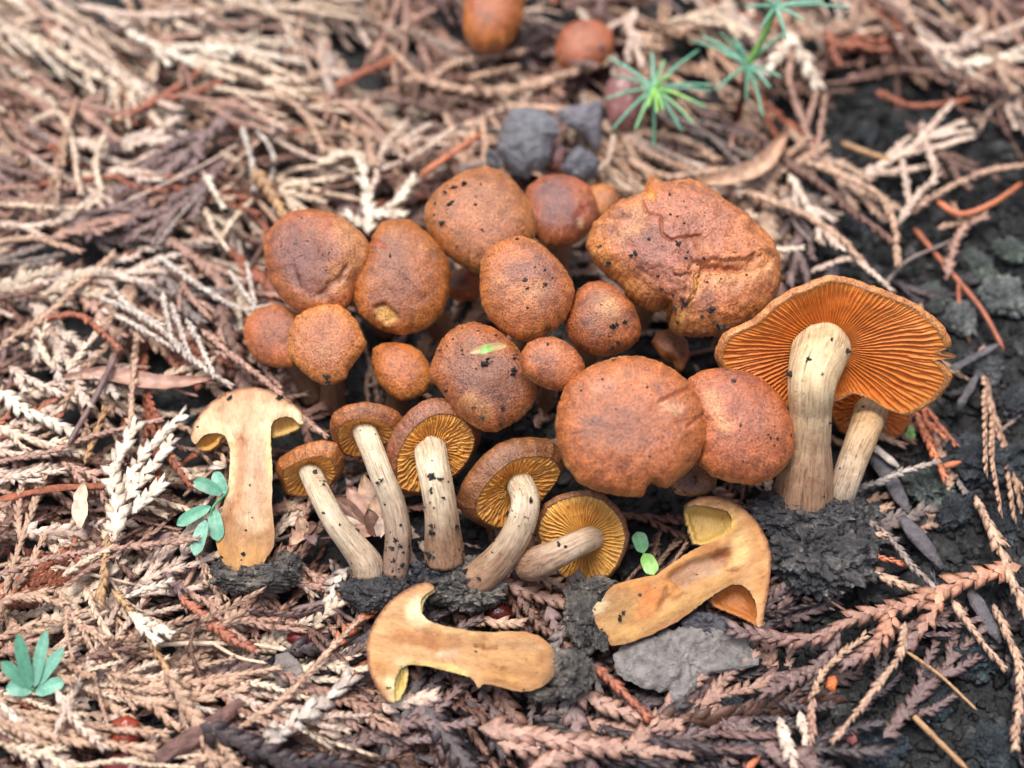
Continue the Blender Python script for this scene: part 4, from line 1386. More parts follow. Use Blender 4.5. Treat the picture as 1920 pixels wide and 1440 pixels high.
    for (poly, dep, rgb, rd, tilt) in patches:
        p2, pt, pd = sheet(poly, 3.0, seed + 3)
        pt = np.array(pt)
        a, b, cc_ = p2[pt[:, 0]], p2[pt[:, 1]], p2[pt[:, 2]]
        area = (b[:, 0] - a[:, 0]) * (cc_[:, 1] - a[:, 1]) - (b[:, 1] - a[:, 1]) * (cc_[:, 0] - a[:, 0])
        pt[area > 0] = pt[area > 0][:, ::-1]
        rdv = np.array(rd, float) / np.linalg.norm(rd)
        coord = p2 @ np.array([-rdv[1], rdv[0]]) + 2.5 * fbm(np.column_stack([p2, p2[:, 0] * 0]), 0.03, seed + 5, 2)
        rid = np.abs(np.mod(coord / 6.0, 1.0) - 0.5) * 2
        q0 = C - n * dep
        tl = (p2 - p2.mean(0)) @ np.array(tilt, float)
        PW = np.array([pixplane(x, y, q0, n) for x, y in p2]) + n * (0.035 * rid - tl * k - 0.18 * smooth(3, 16, pd))[:, None]
        pc = lin(rgb) * 0.85 * (0.82 + 0.25 * rid)[:, None]
        nn = len(p2)
        PB = PW - n * 0.10
        mk('gills', np.concatenate([PW, PB]), [np.concatenate([pt, pt[:, ::-1] + nn])], M_GILL, parent=root, cols=np.clip(np.concatenate([pc, pc]), 0.003, 0.9))
    for i, (x, y, rad, zz, sq) in enumerate(clods):
        lump('soil_clod', x, y, rad, zz, None, None, parent=root, seed=seed + 60 + i, squash=sq, tint=(3.6, 3.1, 2.7))
    return root


def cx(pts, x0, y0, f):
    return [(x0 + x / f, y0 + y / f) for x, y in pts]


A1 = lambda p: cx(p, 340, 700, 3.273)
half('upright cut half with a cream cap and tan stem, beside the blue green leaflets',
    A1([(55, 375), (68, 320), (110, 250), (170, 180), (260, 120), (350, 90), (450, 82), (540, 100), (620, 140), (690, 190), (740, 240), (755, 285), (745, 325), (722, 312), (690, 272), (640, 262), (585, 275), (552, 305), (546, 350), (550, 450), (558, 600), (556, 720), (552, 800), (560, 880), (570, 960), (570, 1050), (540, 1110), (500, 1170), (450, 1220), (400, 1245), (340, 1230), (280, 1190), (230, 1120), (210, 1040), (215, 960), (235, 880), (265, 780), (285, 680), (296, 580), (296, 480), (284, 410), (262, 378), (210, 362), (150, 372), (110, 402), (84, 440), (68, 425)]),
    1.2, (0, -0.22, 0.97),
    [(A1([(400, 150), (400, 400), (440, 700)]), 75, (224, 184, 146), 0.7, 0, 0.9), (A1([(100, 330), (170, 330), (250, 345), (290, 400)]), 20, (244, 228, 184), 0.9, 0.01, 0.7), (A1([(735, 270), (650, 245), (560, 270), (545, 330)]), 18, (244, 228, 184), 0.9, 0.01, 0.7), (A1([(300, 430), (300, 600), (285, 720)]), 16, (244, 222, 168), 0.8, 0, 0.8), (A1([(545, 350), (552, 600)]), 14, (246, 226, 160), 0.9, 0, 0.8),
     (A1([(360, 400), (360, 560), (345, 750), (290, 920)]), 14, (196, 128, 70), 0.6, -0.03, 0.9), (A1([(372, 402)]), 5, (196, 100, 44), 0.9, -0.04, 0.8), (A1([(440, 480), (450, 700), (440, 860)]), 30, (214, 178, 146), 0.7, -0.02, 0.9), (A1([(260, 900), (330, 980), (420, 1010), (540, 1000)]), 36, (176, 124, 74), 0.6, 0, 0.9), (A1([(400, 920), (480, 930)]), 22, (212, 184, 146), .7, .01, .9), (A1([(280, 1100), (380, 1170), (470, 1130)]), 40, (206, 154, 84), 0.7, 0, 0.9), (A1([(230, 1000), (240, 1100)]), 16, (206, 146, 70), .7, 0, .9), (A1([(300, 1220), (400, 1240), (480, 1195)]), 12, (120, 92, 66), .7, 0, .9), (A1([(200, 180), (400, 110), (600, 150)]), 22, (214, 162, 118), .6, 0, .9)],
    [(A1([(84, 445), (105, 400), (155, 368), (225, 358), (285, 385), (240, 405), (222, 440), (160, 472), (105, 465)]), 0.16, (214, 156, 76), (0.1, 1), (0, 0.4)), (A1([(548, 310), (580, 275), (640, 258), (690, 268), (735, 305), (720, 340), (640, 372), (548, 392)]), 0.16, (206, 164, 92), (0.25, 1), (0, 0.4))],
    A1([(55, 375), (68, 320), (110, 250), (170, 180), (260, 120), (350, 90), (450, 82), (540, 100), (620, 140), (690, 190), (740, 240), (755, 285)]), base=(234, 206, 164), seed=41, axis_dir=(0.0, 1), bulge=0.6, crumb=14, big=[(430, 746, 7), (457, 1039, 5), (418, 1043, 5), (522, 746, 9)],
    clods=[(480, 1086, 46, 0.7, (1.5, 0.5, 0.6)), (425, 1072, 26, 0.6, (1, .8, .7)), (540, 1055, 22, .6, (1, .8, .6))])
A2 = lambda p: cx(p, 640, 960, 3.0)
half('cut half lying sideways in front, cap to the left, soil on its foot',
    A2([(528, 428), (515, 405), (485, 393), (440, 397), (390, 420), (320, 460), (250, 520), (200, 590), (160, 670), (140, 750), (145, 850), (165, 920), (200, 990), (240, 1050), (280, 1080), (302, 1072), (294, 1010), (300, 950), (322, 890), (372, 858), (450, 860), (560, 885), (660, 910), (735, 932), (755, 962), (770, 1002), (792, 966), (870, 975), (950, 1000), (1010, 1010), (1080, 1005), (1150, 970), (1200, 920), (1218, 860), (1202, 800), (1170, 740), (1120, 700), (1040, 672), (950, 668), (850, 675), (740, 670), (640, 650), (560, 635), (490, 610), (452, 570), (442, 520), (462, 470), (500, 446)]),
    0.98, (0, -0.16, 0.98),
    [(A2([(250, 640), (230, 800)]), 40, (210, 160, 104), 0.6, 0, 0.9), (A2([(420, 500), (400, 570), (470, 620)]), 20, (244, 230, 186), 0.9, 0.01, 0.8), (A2([(290, 1040), (280, 950), (310, 870), (390, 840)]), 18, (242, 226, 172), 0.9, 0.01, 0.8), (A2([(400, 850), (560, 875), (700, 910)]), 12, (240, 208, 130), 0.8, 0, 0.8), (A2([(500, 640), (640, 665), (760, 690)]), 12, (226, 190, 132), 0.7, 0, 0.9),
     (A2([(330, 690), (440, 720), (520, 730)]), 30, (196, 128, 64), 0.65, -0.01, 0.9), (A2([(500, 730), (640, 745)]), 20, (176, 116, 68), 0.5, -0.04, 0.8), (A2([(560, 800), (640, 790)]), 18, (222, 190, 160), .7, .01, .9), (A2([(755, 755), (870, 770)]), 4.2, (142, 76, 34), 0.95, -0.10, 0.5), (A2([(868, 872), (910, 882)]), 3.6, (150, 84, 38), 0.9, -0.08, 0.5), (A2([(820, 830), (1000, 800), (1180, 840)]), 50, (206, 158, 100), 0.6, 0, 0.9), (A2([(900, 740), (1100, 760)]), 16, (190, 150, 108), 0.6, 0, 0.9), (A2([(820, 910), (1000, 950)]), 20, (210, 158, 88), .7, 0, .9), (A2([(1200, 800), (1215, 870), (1170, 960)]), 18, (124, 96, 68), .75, 0, .9), (A2([(300, 900), (180, 850)]), 24, (212, 152, 80), .6, 0, .9)],
    [(A2([(300, 1070), (296, 1000), (305, 940), (330, 885), (372, 862), (376, 910), (364, 985), (330, 1058)]), 0.14, (214, 186, 110), (0.1, 1), (0.3, 0)), (A2([(455, 570), (444, 520), (462, 470), (500, 446), (528, 430), (522, 448), (480, 480), (458, 520)]), 0.10, (214, 186, 120), (1, 0.2), (0, 0))],
    A2([(515, 405), (485, 393), (440, 397), (390, 420), (320, 460), (250, 520), (200, 590), (160, 670), (140, 750), (145, 850), (165, 920), (200, 990), (240, 1050), (280, 1080)]), base=(218, 174, 122), seed=42, axis_dir=(1, 0.15), bulge=0.5, crumb=10, big=[(726, 1290, 5), (895, 1222, 3)],
    clods=[(1066, 1262, 42, 0.72, (0.85, 0.95, 0.6)), (1020, 1302, 22, 0.6, (1.3, .5, .5)), (1042, 1235, 18, .85, (.8, 1, .5))])
A3 = lambda p: cx(p, 1020, 880, 3.79)
half('cut half with a hollow stem and its cap up right, soil on its foot',
    A3([(985, 285), (1005, 245), (1060, 212), (1130, 190), (1220, 185), (1320, 215), (1410, 265), (1490, 340), (1550, 420), (1590, 500), (1615, 600), (1617, 700), (1602, 820), (1592, 900), (1572, 1000), (1556, 1100), (1532, 1130), (1508, 1112), (1516, 1000), (1500, 920), (1450, 850), (1390, 812), (1340, 815), (1250, 862), (1150, 932), (1050, 1010), (950, 1080), (850, 1130), (750, 1180), (650, 1215), (560, 1245), (480, 1255), (430, 1210), (390, 1130), (350, 1050), (332, 1000), (370, 950), (420, 920), (440, 870), (480, 830), (560, 800), (680, 770), (800, 750), (850, 710), (920, 660), (1000, 605), (1060, 572), (1150, 530), (1220, 508), (1285, 472), (1325, 420), (1340, 350), (1305, 292), (1230, 276), (1150, 256), (1060, 250), (1005, 275)]),
    0.95, (0.05, -0.2, 0.97),
    [(A3([(1450, 400), (1540, 600), (1540, 850)]), 34, (206, 146, 84), 0.7, 0, 0.9), (A3([(1400, 500), (1380, 620)]), 26, (236, 200, 130), 0.7, -0.02, 0.9), (A3([(1300, 330), (1330, 400), (1280, 470)]), 16, (238, 196, 104), 0.9, 0.01, 0.8), (A3([(940, 770), (1060, 720), (1200, 660), (1260, 640)]), 20, (190, 150, 122), 0.85, -0.14, 0.6), (A3([(1240, 620), (1300, 590)]), 12, (160, 94, 52), .8, -.08, .7), (A3([(1340, 730), (1375, 720)]), 4, (150, 78, 36), .9, -.05, .6), (A3([(950, 850), (1100, 760), (1240, 720)]), 8, (206, 176, 150), 0.8, -0.05, 0.8),
     (A3([(700, 870), (760, 960), (680, 1040), (800, 900)]), 26, (214, 132, 62), 0.85, 0.05, 0.8), (A3([(860, 830), (930, 880)]), 14, (222, 152, 74), 0.8, 0.08, 0.7), (A3([(870, 850), (850, 930), (820, 1000)]), 6, (126, 84, 48), .7, -.06, .8), (A3([(560, 1000), (520, 1100)]), 60, (196, 158, 96), 0.7, -0.02, 0.9), (A3([(480, 1180), (700, 1140), (900, 1010), (1100, 890), (1280, 790)]), 18, (208, 162, 92), .7, .02, .8), (A3([(500, 820), (700, 790), (850, 730), (1000, 640), (1200, 540)]), 16, (206, 142, 70), .7, .02, .8), (A3([(360, 990), (420, 930)]), 20, (222, 208, 168), .7, .01, .9)],
    [(A3([(992, 288), (1040, 252), (1120, 250), (1230, 272), (1305, 285), (1345, 350), (1328, 430), (1285, 480), (1196, 518), (1130, 540), (1058, 530), (1030, 440), (1005, 360)]), 0.24, (216, 178, 98), (-0.15, 1), (0.0, 0)), (A3([(1178, 925), (1255, 862), (1340, 812), (1400, 815), (1460, 850), (1510, 925), (1522, 1010), (1512, 1118), (1440, 1072), (1330, 1020), (1230, 980)]), 0.22, (184, 112, 50), (0.7, 0.8), (-0.2, 0.2))],
    A3([(985, 285), (1005, 245), (1060, 212), (1130, 190), (1220, 185), (1320, 215), (1410, 265), (1490, 340), (1550, 420), (1590, 500), (1615, 600), (1617, 700), (1602, 820), (1592, 900), (1572, 1000), (1556, 1100)]), base=(214, 164, 108), seed=43, axis_dir=(-0.86, 0.5), bulge=0.5, crumb=10, big=[(1163, 1158, 9), (1167, 1152, 6), (1404, 1109, 4)],
    clods=[(1096, 1150, 48, 0.66, (0.7, 1.2, 0.55)), (1120, 1100, 24, 0.72, (1.2, .7, .6)), (1128, 1200, 16, .75, (.8, 1, .5))])

# ------------------------------------------------------------------ clods at the feet of the picked mushrooms
lump('soil_clod', 856, 1096, 58, 0.66, 'gritty grey soil clod binding the feet of two joined gilled mushrooms', 'soil clod', seed=71, squash=(1.15, 0.75, 0.6), tint=(3.6, 3.1, 2.7))
lump('soil_clod', 828, 1078, 36, 0.72, 'blue black crumb mass in the fork between two joined stems', 'soil clod', seed=72, squash=(1.4, 0.8, 0.7), tint=(1.3, 1.4, 1.7))
lump('soil_clod', 702, 1106, 40, 0.66, 'dark soil clod under the feet of the two thinnest stems', 'soil clod', seed=73, squash=(1.2, 0.8, 0.6), tint=(2.4, 2.2, 2.2))
lump('soil_clod', 742, 1090, 30, 0.6, 'small crumbly clod clinging to the longest curved stem', 'soil clod', seed=74, squash=(0.9, 1.0, 0.7), tint=(2.6, 2.3, 2.2))
lump('soil_clod', 1535, 1015, 94, 0.5, 'big black soil clod gripping the foot of the largest mushroom', 'soil clod', seed=75, squash=(1.0, 0.95, 0.6), tint=(2.3, 2.1, 2.1), grit=700)
lump('soil_clod', 1498, 962, 62, 0.85, 'soil collar around the foot of the largest mushroom', 'soil clod', seed=77, squash=(1.2, 0.55, 0.5), tint=(2.2, 2.0, 2.0), grit=120)
lump('soil_clod', 1590, 960, 44, 0.5, 'lumpy soil shoulder beside the small leaning stem', 'soil clod', seed=76, squash=(1.1, 0.6, 0.6), tint=(2.4, 2.2, 2.2))


def flake(name, label, outline, z, normal, thick, rgb, mat, cat, parent=None, seed=0, dome=0.0, group=None, rough=0.3, rings=16, K=110, var=0.25):
    """a chip of bark, a seed or a scale from its outline: two rough faces and a rim"""
    out = np.asarray(outline, float)
    c = out.mean(axis=0)
    C = pix(c[0], c[1], z)
    n = np.asarray(normal, float)
    n /= np.linalg.norm(n)
    W = np.array([pixplane(x, y, C, n) for x, y in out]) - C
    u = np.cross(np.array([0.0, 1.0, 0.001]), n)
    u /= np.linalg.norm(u)
    v = np.cross(n, u)
    th, rr = polar_rim(np.stack([W @ u, W @ v], axis=1), K)
    nz = np.stack([np.cos(th), np.sin(th), np.full(K, seed * 1.3)], 1)
    rr = rr * (1 + 0.13 * rough * fbm(nz, 5, seed, 3) + 0.06 * rough * fbm(nz, 16, seed + 2, 2))
    Rm = rr.mean()
    rho = np.linspace(0.001, 1, rings)
    X, Y = rho[:, None] * (rr * np.cos(th))[None], rho[:, None] * (rr * np.sin(th))[None]
    q = np.stack([X, Y, np.full(X.shape, seed * 1.1)], -1)
    rel = rough * thick * fbm(q, 1.6 / Rm, seed, 4) + 0.5 * rough * thick * fbm(q, 8.0 / Rm, seed + 4, 2)
    edge = (1 - rho ** 8)[:, None]
    bow = dome * Rm * (1 - rho ** 2)[:, None]
    top = C + X[..., None] * u + Y[..., None] * v + (bow + (0.5 * thick + rel) * edge)[..., None] * n
    bot = C + X[..., None] * u + Y[..., None] * v + ((bow if dome < 0.3 else -bow) - 0.5 * thick * edge)[..., None] * n
    V = np.concatenate([top[::-1].reshape(-1, 3), bot.reshape(-1, 3)])
    F = quad_grid(2 * rings, K)[:, ::-1]
    base = lin(rgb) * 0.85
    cq = np.concatenate([q[::-1].reshape(-1, 3), q.reshape(-1, 3)])
    cols = base * (1 + var * fbm(cq, 2.5 / Rm, seed + 7, 4) + 0.4 * var * fbm(cq, 9 / Rm, seed + 8, 2))[:, None]
    o = mk(name, V, [F[:, ::-1]], mat, parent=parent, cols=np.clip(cols, 0.003, 0.9), origin=None if parent is not None else C)
    if parent is None:
        tag(o, label, cat, group)
    elif label:
        o['label'] = label
    return o


UPN = (0, -0.15, 1)
# ------------------------------------------------------------------ bark, seeds, the open cone
flake('bark_flake', 'broad grey bark flake lying under the hollow cut half', [(1143, 1228), (1170, 1205), (1215, 1192), (1262, 1178), (1310, 1172), (1370, 1172), (1402, 1190), (1418, 1222), (1425, 1245), (1380, 1258), (1332, 1262), (1300, 1300), (1275, 1325), (1258, 1318), (1252, 1298), (1215, 1290), (1180, 1278), (1150, 1258)], 0.42, (0.05, -0.2, 1), 0.14, (136, 130, 126), M_BARK, 'bark', seed=1, rough=1.1)
flake('bark_flake', 'small dark bark chip beneath the cap of the hollow cut half', [(1275, 1168), (1300, 1146), (1345, 1150), (1375, 1165), (1372, 1190), (1330, 1200), (1290, 1192)], 0.5, (0.1, -0.1, 1), 0.12, (84, 82, 88), M_BARK, 'bark', seed=2, rough=1.2)
flake('bark_strip', 'long purple brown bark strip lying across the litter, bottom edge', [(262, 1440), (275, 1420), (310, 1395), (350, 1368), (390, 1345), (430, 1318), (452, 1306), (458, 1316), (440, 1345), (400, 1382), (360, 1408), (320, 1428), (290, 1446)], 0.75, (0.1, -0.25, 1), 0.16, (128, 94, 86), M_BARK, 'bark', seed=3, dome=0.18, rough=0.35)
flake('brown_seed', 'rounded plum brown seed husk behind the bright green seedling', [(1132, 190), (1138, 155), (1160, 132), (1185, 130), (1203, 150), (1205, 195), (1195, 232), (1170, 245), (1145, 235)], 0.95, (0, -0.5, 0.85), 0.2, (160, 112, 108), M_SEED, 'seed', seed=4, dome=0.35, rough=0.2)
flake('red_seed', 'shiny red seed between two brown sprigs in front of the joined stems', [(908, 1150), (915, 1132), (935, 1126), (955, 1138), (962, 1155), (945, 1168), (918, 1166)], 0.3, UPN, 0.1, (74, 22, 18), M_SEED, 'seed', seed=5, dome=0.4, rough=0.1)
flake('red_seed', 'translucent red brown seed husk beside the long bark strip', [(196, 1385), (210, 1352), (240, 1340), (263, 1355), (264, 1385), (235, 1402), (208, 1405)], 0.6, UPN, 0.12, (150, 62, 40), M_SEED, 'seed', seed=6, dome=0.3, rough=0.2)
flake('red_seed', 'dull crimson seed husk at the bottom edge, left of the long bark strip', [(190, 1435), (210, 1412), (245, 1410), (262, 1428), (250, 1450), (205, 1452)], 0.5, UPN, 0.1, (142, 70, 66), M_SEED, 'seed', seed=7, dome=0.3, rough=0.2)
flake('red_seed', 'dark red seed half buried left of the sideways cut half', [(535, 1200), (545, 1185), (570, 1180), (595, 1192), (590, 1208), (560, 1214)], 0.35, UPN, 0.1, (112, 34, 36), M_SEED, 'seed', seed=8, dome=0.35, rough=0.15)
flake('orange_bud', 'small orange bud scale among dark crumbs, lower right', [(1548, 1290), (1552, 1270), (1566, 1266), (1572, 1280), (1564, 1298)], 0.5, UPN, 0.08, (214, 120, 66), M_SEED, 'bud scale', seed=9, dome=0.4)
flake('pink_bud', 'pinkish bud scale at the end of a diagonal rope like twig', [(1578, 1382), (1590, 1366), (1605, 1372), (1608, 1392), (1598, 1398)], 0.4, UPN, 0.08, (168, 100, 96), M_SEED, 'bud scale', seed=10, dome=0.4)
flake('grey_leaf_chip', 'fuzzy grey leaf chip beside the sideways cut half', [(510, 1262), (518, 1228), (540, 1222), (562, 1242), (572, 1262), (548, 1285), (525, 1290)], 0.55, UPN, 0.07, (134, 124, 118), M_BARK, 'leaf chip', seed=11, rough=0.4)
flake('bark_flake', 'dark brown bark chunk between the two mushrooms at the back', [(962, 70), (985, 52), (1020, 38), (1038, 48), (1030, 72), (1005, 88), (975, 86)], 0.9, (0, -0.3, 1), 0.2, (74, 58, 56), M_BARK, 'bark', seed=12, rough=1.1)

cone = thing('open_cone', 'dark grey open woody cone behind the clump, beside the green seedling', 'cone', pix(1040, 280, 0.2))
flake('cone_scale', None, [(930, 285), (940, 235), (958, 205), (985, 198), (1020, 208), (1045, 225), (1052, 250), (1036, 268), (1030, 300), (1010, 325), (985, 335), (958, 322)], 1.05, (-0.25, -0.45, 0.85), 0.22, (122, 122, 128), M_BARK, None, parent=cone, seed=21, dome=0.38, rough=0.45)
flake('cone_scale', None, [(1040, 208), (1075, 198), (1105, 192), (1128, 186), (1130, 222), (1128, 262), (1118, 285), (1098, 255), (1075, 245), (1058, 232)], 1.0, (0.25, -0.3, 0.9), 0.18, (124, 120, 128), M_BARK, None, parent=cone, seed=22, dome=0.3, rough=0.45)
flake('cone_scale', None, [(1052, 315), (1065, 290), (1082, 274), (1108, 284), (1124, 302), (1122, 330), (1100, 342), (1072, 338)], 0.95, (0.1, -0.5, 0.85), 0.2, (112, 112, 120), M_BARK, None, parent=cone, seed=23, dome=0.38, rough=0.45)
flake('cone_scale', None, [(908, 292), (918, 278), (935, 292), (945, 310), (930, 318), (915, 308)], 0.8, (-0.4, -0.3, 0.85), 0.1, (112, 112, 116), M_BARK, None, parent=cone, seed=24, rough=1.2)
flake('seed', 'pinkish seed inside the cone', [(1032, 300), (1036, 272), (1048, 264), (1060, 282), (1056, 305), (1042, 318)], 0.7, (0, -0.4, 0.9), 0.14, (150, 112, 112), M_SEED, None, parent=cone, seed=25, dome=0.4)

# ------------------------------------------------------------------ green plants
GRN = {'teal': (98, 160, 132), 'blue': (122, 178, 154), 'lime': (150, 204, 108), 'mint': (128, 188, 134), 'deep': (66, 132, 102), 'dry': (196, 168, 112)}


def needle(root, a, b, w, rgb, bend=0.06, name='needle', up=np.array([0., 0., 1.])):
    acc = Acc()
    d = b - a
    L = np.linalg.norm(d)
    mid = (a + b) / 2 + np.array([0, 0, 1.0]) * bend * L
    tube(acc, [a, mid, b], w, w * 0.55, lin(rgb) * 0.85, sides=8, step=L / 14, flat=0.6, bumpy=0.02, up=up)
    V, F, C = acc.get()
    return mk(name, V, [F], M_GREEN, parent=root, cols=C)


def seedling(label, foot, hub, hz, tips, stem_rgb, w, top=None):
    root = thing('conifer_seedling', label, 'seedling', pix(foot[0], foot[1], gz(*foot)), 'conifer seedlings')
    F0 = pix(foot[0], foot[1], gz(*foot))
    Hb = pix(hub[0], hub[1], hz)
    acc = Acc()
    tube(acc, [F0, (F0 + Hb) / 2 + np.array([0.03, 0, 0]), Hb], 0.17, 0.13, lin(stem_rgb) * 0.85, sides=9, bumpy=0.03)
    V, F, C = acc.get()
    mk('stem', V, [F], M_GREEN, parent=root, cols=C)
    for (x, y, dz, rgb) in tips:
        tip = pix(x, y, hz + dz)
        needle(root, Hb, tip, w, rgb)
    if top:
        T = pix(*top)
        acc = Acc()
        tube(acc, [Hb, (Hb + T) / 2 + np.array([0.05, 0, 0]), T], 0.16, 0.12, lin(GRN['lime']) * 0.8, sides=9, bumpy=0.03)
        V, F, C = acc.get()
        mk('shoot', V, [F], M_GREEN, parent=root, cols=C)
    return root


t, b_, l_, m_, d_ = GRN['teal'], GRN['blue'], GRN['lime'], GRN['mint'], GRN['deep']
seedling('sharp bright green seedling with a star of needles, in front of the plum brown husk', (1226, 282), (1226, 165), 1.55,
    [(1138, 106, .1, b_), (1150, 140, .0, t), (1133, 186, .0, t), (1145, 246, -.15, t), (1190, 245, -.2, m_), (1222, 98, .2, b_), (1246, 112, .25, m_), (1312, 92, .2, t), (1342, 160, .1, t), (1335, 172, .0, b_), (1326, 202, .0, m_), (1303, 234, .0, m_), (1280, 248, -.2, t), (1226, 275, -.5, t), (1232, 212, .35, l_), (1244, 206, .4, l_), (1215, 200, .35, l_), (1300, 190, .3, l_), (1258, 140, .45, l_)], (150, 92, 60), 0.10)
seedling('blurred taller green seedling with a dark red stem, behind the star shaped one', (1378, 235), (1402, 122), 1.7,
    [(1295, 75, .1, t), (1315, 66, .1, b_), (1340, 170, -.1, t), (1432, 222, -.1, t), (1355, 100, .2, b_), (1385, 80, .3, b_), (1445, 165, .1, b_), (1466, 145, .2, b_), (1432, 70, .4, b_), (1472, 60, .3, t), (1375, 70, .2, t), (1350, 60, .1, d_), (1398, 190, -.2, d_)], (110, 44, 40), 0.10, top=(1455, 12, 3.0))
s2 = [o for o in bpy.data.objects if o.name.startswith('conifer_seedling')][-1]
hub2 = pix(1455, 12, 3.0)
for (x, y, dz, rgb) in [(1595, 16, .2, t), (1545, 2, .2, b_), (1430, -5, .2, b_), (1395, 15, .1, t), (1480, -40, .3, b_), (1425, 55, -.1, t), (1475, 75, -.2, b_), (1510, 40, 0, b_)]:
    needle(s2, hub2, pix(x, y, 3.0 + dz), 0.10, rgb)


def leaflets(label, foot, items, stalks=(), rgbs=('teal', 'blue'), cat='seedling plant', name='leafy_seedling', wcm=None):
    """items: (base px, tip px, width px, z base, z tip)"""
    root = thing(name, label, cat, pix(foot[0], foot[1], gz(*foot)), None)
    for i, (a, b, w, z0, z1) in enumerate(items):
        acc = Acc()
        A, B = pix(a[0], a[1], z0), pix(b[0], b[1], z1)
        k = upx(A)
        P = even([A, (A + B) / 2 + np.array([0, 0, 0.05]), B], np.linalg.norm(B - A) / 16)
        n = len(P)
        T, Bn, N = frames(P, np.array([0.1 * (-1) ** i, -0.35, 1.0]) / 1.06)
        tt = np.linspace(0, 1, n)
        ww = w * k / 2 * np.clip(1 - np.abs(2 * tt - 1.0) ** 5.0, 0.12, 1) * (0.72 + 0.28 * np.sin(tt * np.pi * 0.75))
        us = np.linspace(-1, 1, 9)
        rows = []
        for sg in (1, -1):
            hh = 0.10 * w * k * (us ** 2)[None, :] + sg * 0.045 * w * k * (1 - us ** 4)[None, :] * np.ones((n, 1))
            rows.append((P[:, None] + (us[None] * ww[:, None])[..., None] * Bn[:, None] + hh[..., None] * N[:, None]).reshape(-1, 3))
        Fs = []
        for kk in range(2):
            idx = np.arange(n * 9).reshape(n, 9) + kk * n * 9
            q = np.stack([idx[:-1, :-1], idx[:-1, 1:], idx[1:, 1:], idx[1:, :-1]], -1).reshape(-1, 4)
            Fs.append(q[:, ::-1] if kk == 0 else q)
        V = np.concatenate(rows)
        base = lin(GRN[rgbs[i % len(rgbs)]]) * 0.85
        mid = np.tile(np.exp(-(us / 0.16) ** 2)[None, :], (2 * n, 1)).ravel()
        cols = base * (1 + 0.18 * mid)[:, None] * (0.95 + 0.1 * (i % 3))
        mk('leaflet', V, Fs, M_GREEN, parent=root, cols=np.clip(cols, 0, 0.9))
    for (line, w, z0, z1, c) in stalks:
        acc = Acc()
        zs = np.linspace(z0, z1, len(line))
        pts = [pix(x, y, z) for (x, y), z in zip(line, zs)]
        k = upx(pts[0])
        tube(acc, pts, w * k, w * k * 0.7, lin(c) * 0.85, sides=8, bumpy=0.02)
        V, F, C = acc.get()
        mk('stalk', V, [F], M_GREEN, parent=root, cols=C)
    return root


leaflets('blue green compound leaf with small oval leaflets beside the upright cut half', (404, 985),
    [((416, 926), (364, 902), 26, 1.15, 1.25), ((424, 925), (402, 886), 24, 1.1, 1.2), ((395, 950), (332, 985), 24, 1.1, 1.1), ((386, 976), (366, 1042), 27, 1.05, 1.0), ((400, 955), (410, 1015), 28, 1.0, 0.9)],
    [([(424, 925), (400, 950), (390, 978)], 6, 1.1, 1.0, (80, 160, 110)), ([(400, 950), (404, 985)], 6, 1.05, 0.1, (80, 150, 100))])
leaflets('cluster of six blue green leaflets alone in the litter, lower left corner', (62, 1292),
    [((58, 1290), (34, 1188), 25, 0.9, 1.5), ((66, 1288), (88, 1182), 24, 0.9, 1.45), ((70, 1285), (120, 1215), 23, 0.9, 1.3), ((55, 1290), (4, 1240), 26, 0.85, 1.15), ((60, 1296), (12, 1290), 27, 0.8, 0.9), ((68, 1300), (122, 1278), 28, 0.8, 0.95)],
    [([(62, 1292), (60, 1300)], 8, 0.9, 0.1, (70, 150, 100))], rgbs=('teal', 'blue', 'blue'))
leaflets('tiny sprout with two shiny round green seed leaves beside the yellow gill disc', (1208, 1040),
    [((1206, 1036), (1194, 998), 29, 0.55, 0.7), ((1208, 1040), (1226, 1078), 29, 0.55, 0.6)], [([(1207, 1038), (1210, 1044)], 7, 0.55, 0.05, (130, 180, 80))], rgbs=('mint', 'lime'))
leaflets('speck of bright green leaf in the soil right of the small leaning stem', (1706, 818), [((1700, 818), (1712, 802), 13, 0.3, 0.4), ((1704, 820), (1716, 816), 11, 0.3, 0.35)], rgbs=('lime',))
leaflets('thin green leaf scrap lying on a brown cap of the clump', (880, 660), [((880, 662), (950, 648), 15, 3.42, 3.36), ((900, 662), (924, 653), 14, 3.44, 3.42)], rgbs=('dry', 'lime'), name='leaf_scrap', cat='leaf')

# papery dry bracts under the slender stems
br = thing('bract_cluster', 'papery brown bract cluster fanned out between two slender stems', 'dry bracts', pix(665, 985, 0.3))
for i, (a, b, w) in enumerate([((700, 985), (682, 892), 34), ((692, 990), (652, 915), 36), ((690, 998), (622, 930), 34), ((690, 1005), (616, 968), 30), ((700, 990), (712, 925), 30), ((700, 1000), (640, 1000), 26), ((706, 1004), (690, 955), 30), ((712, 1005), (722, 965), 24)]):
    acc = Acc()
    A, B = pix(a[0], a[1], 0.5 + 0.03 * i), pix(b[0], b[1], 0.62 + 0.05 * i)
    blade(acc, [A, (A + B) / 2 + np.array([0, 0, 0.06]), B], w * upx(A), PALL[['tan', 'pink', 'brown', 'pale'][i % 4]], curl=0.22, thick=0.08)
    V, F, C = acc.get()
    mk('bract', V, [F], M_PAPER, parent=br, cols=C)
br = thing('bract_cluster', 'small four pointed dry bract cluster left of the shortest gilled stem', 'dry bracts', pix(575, 1010, 0.4))
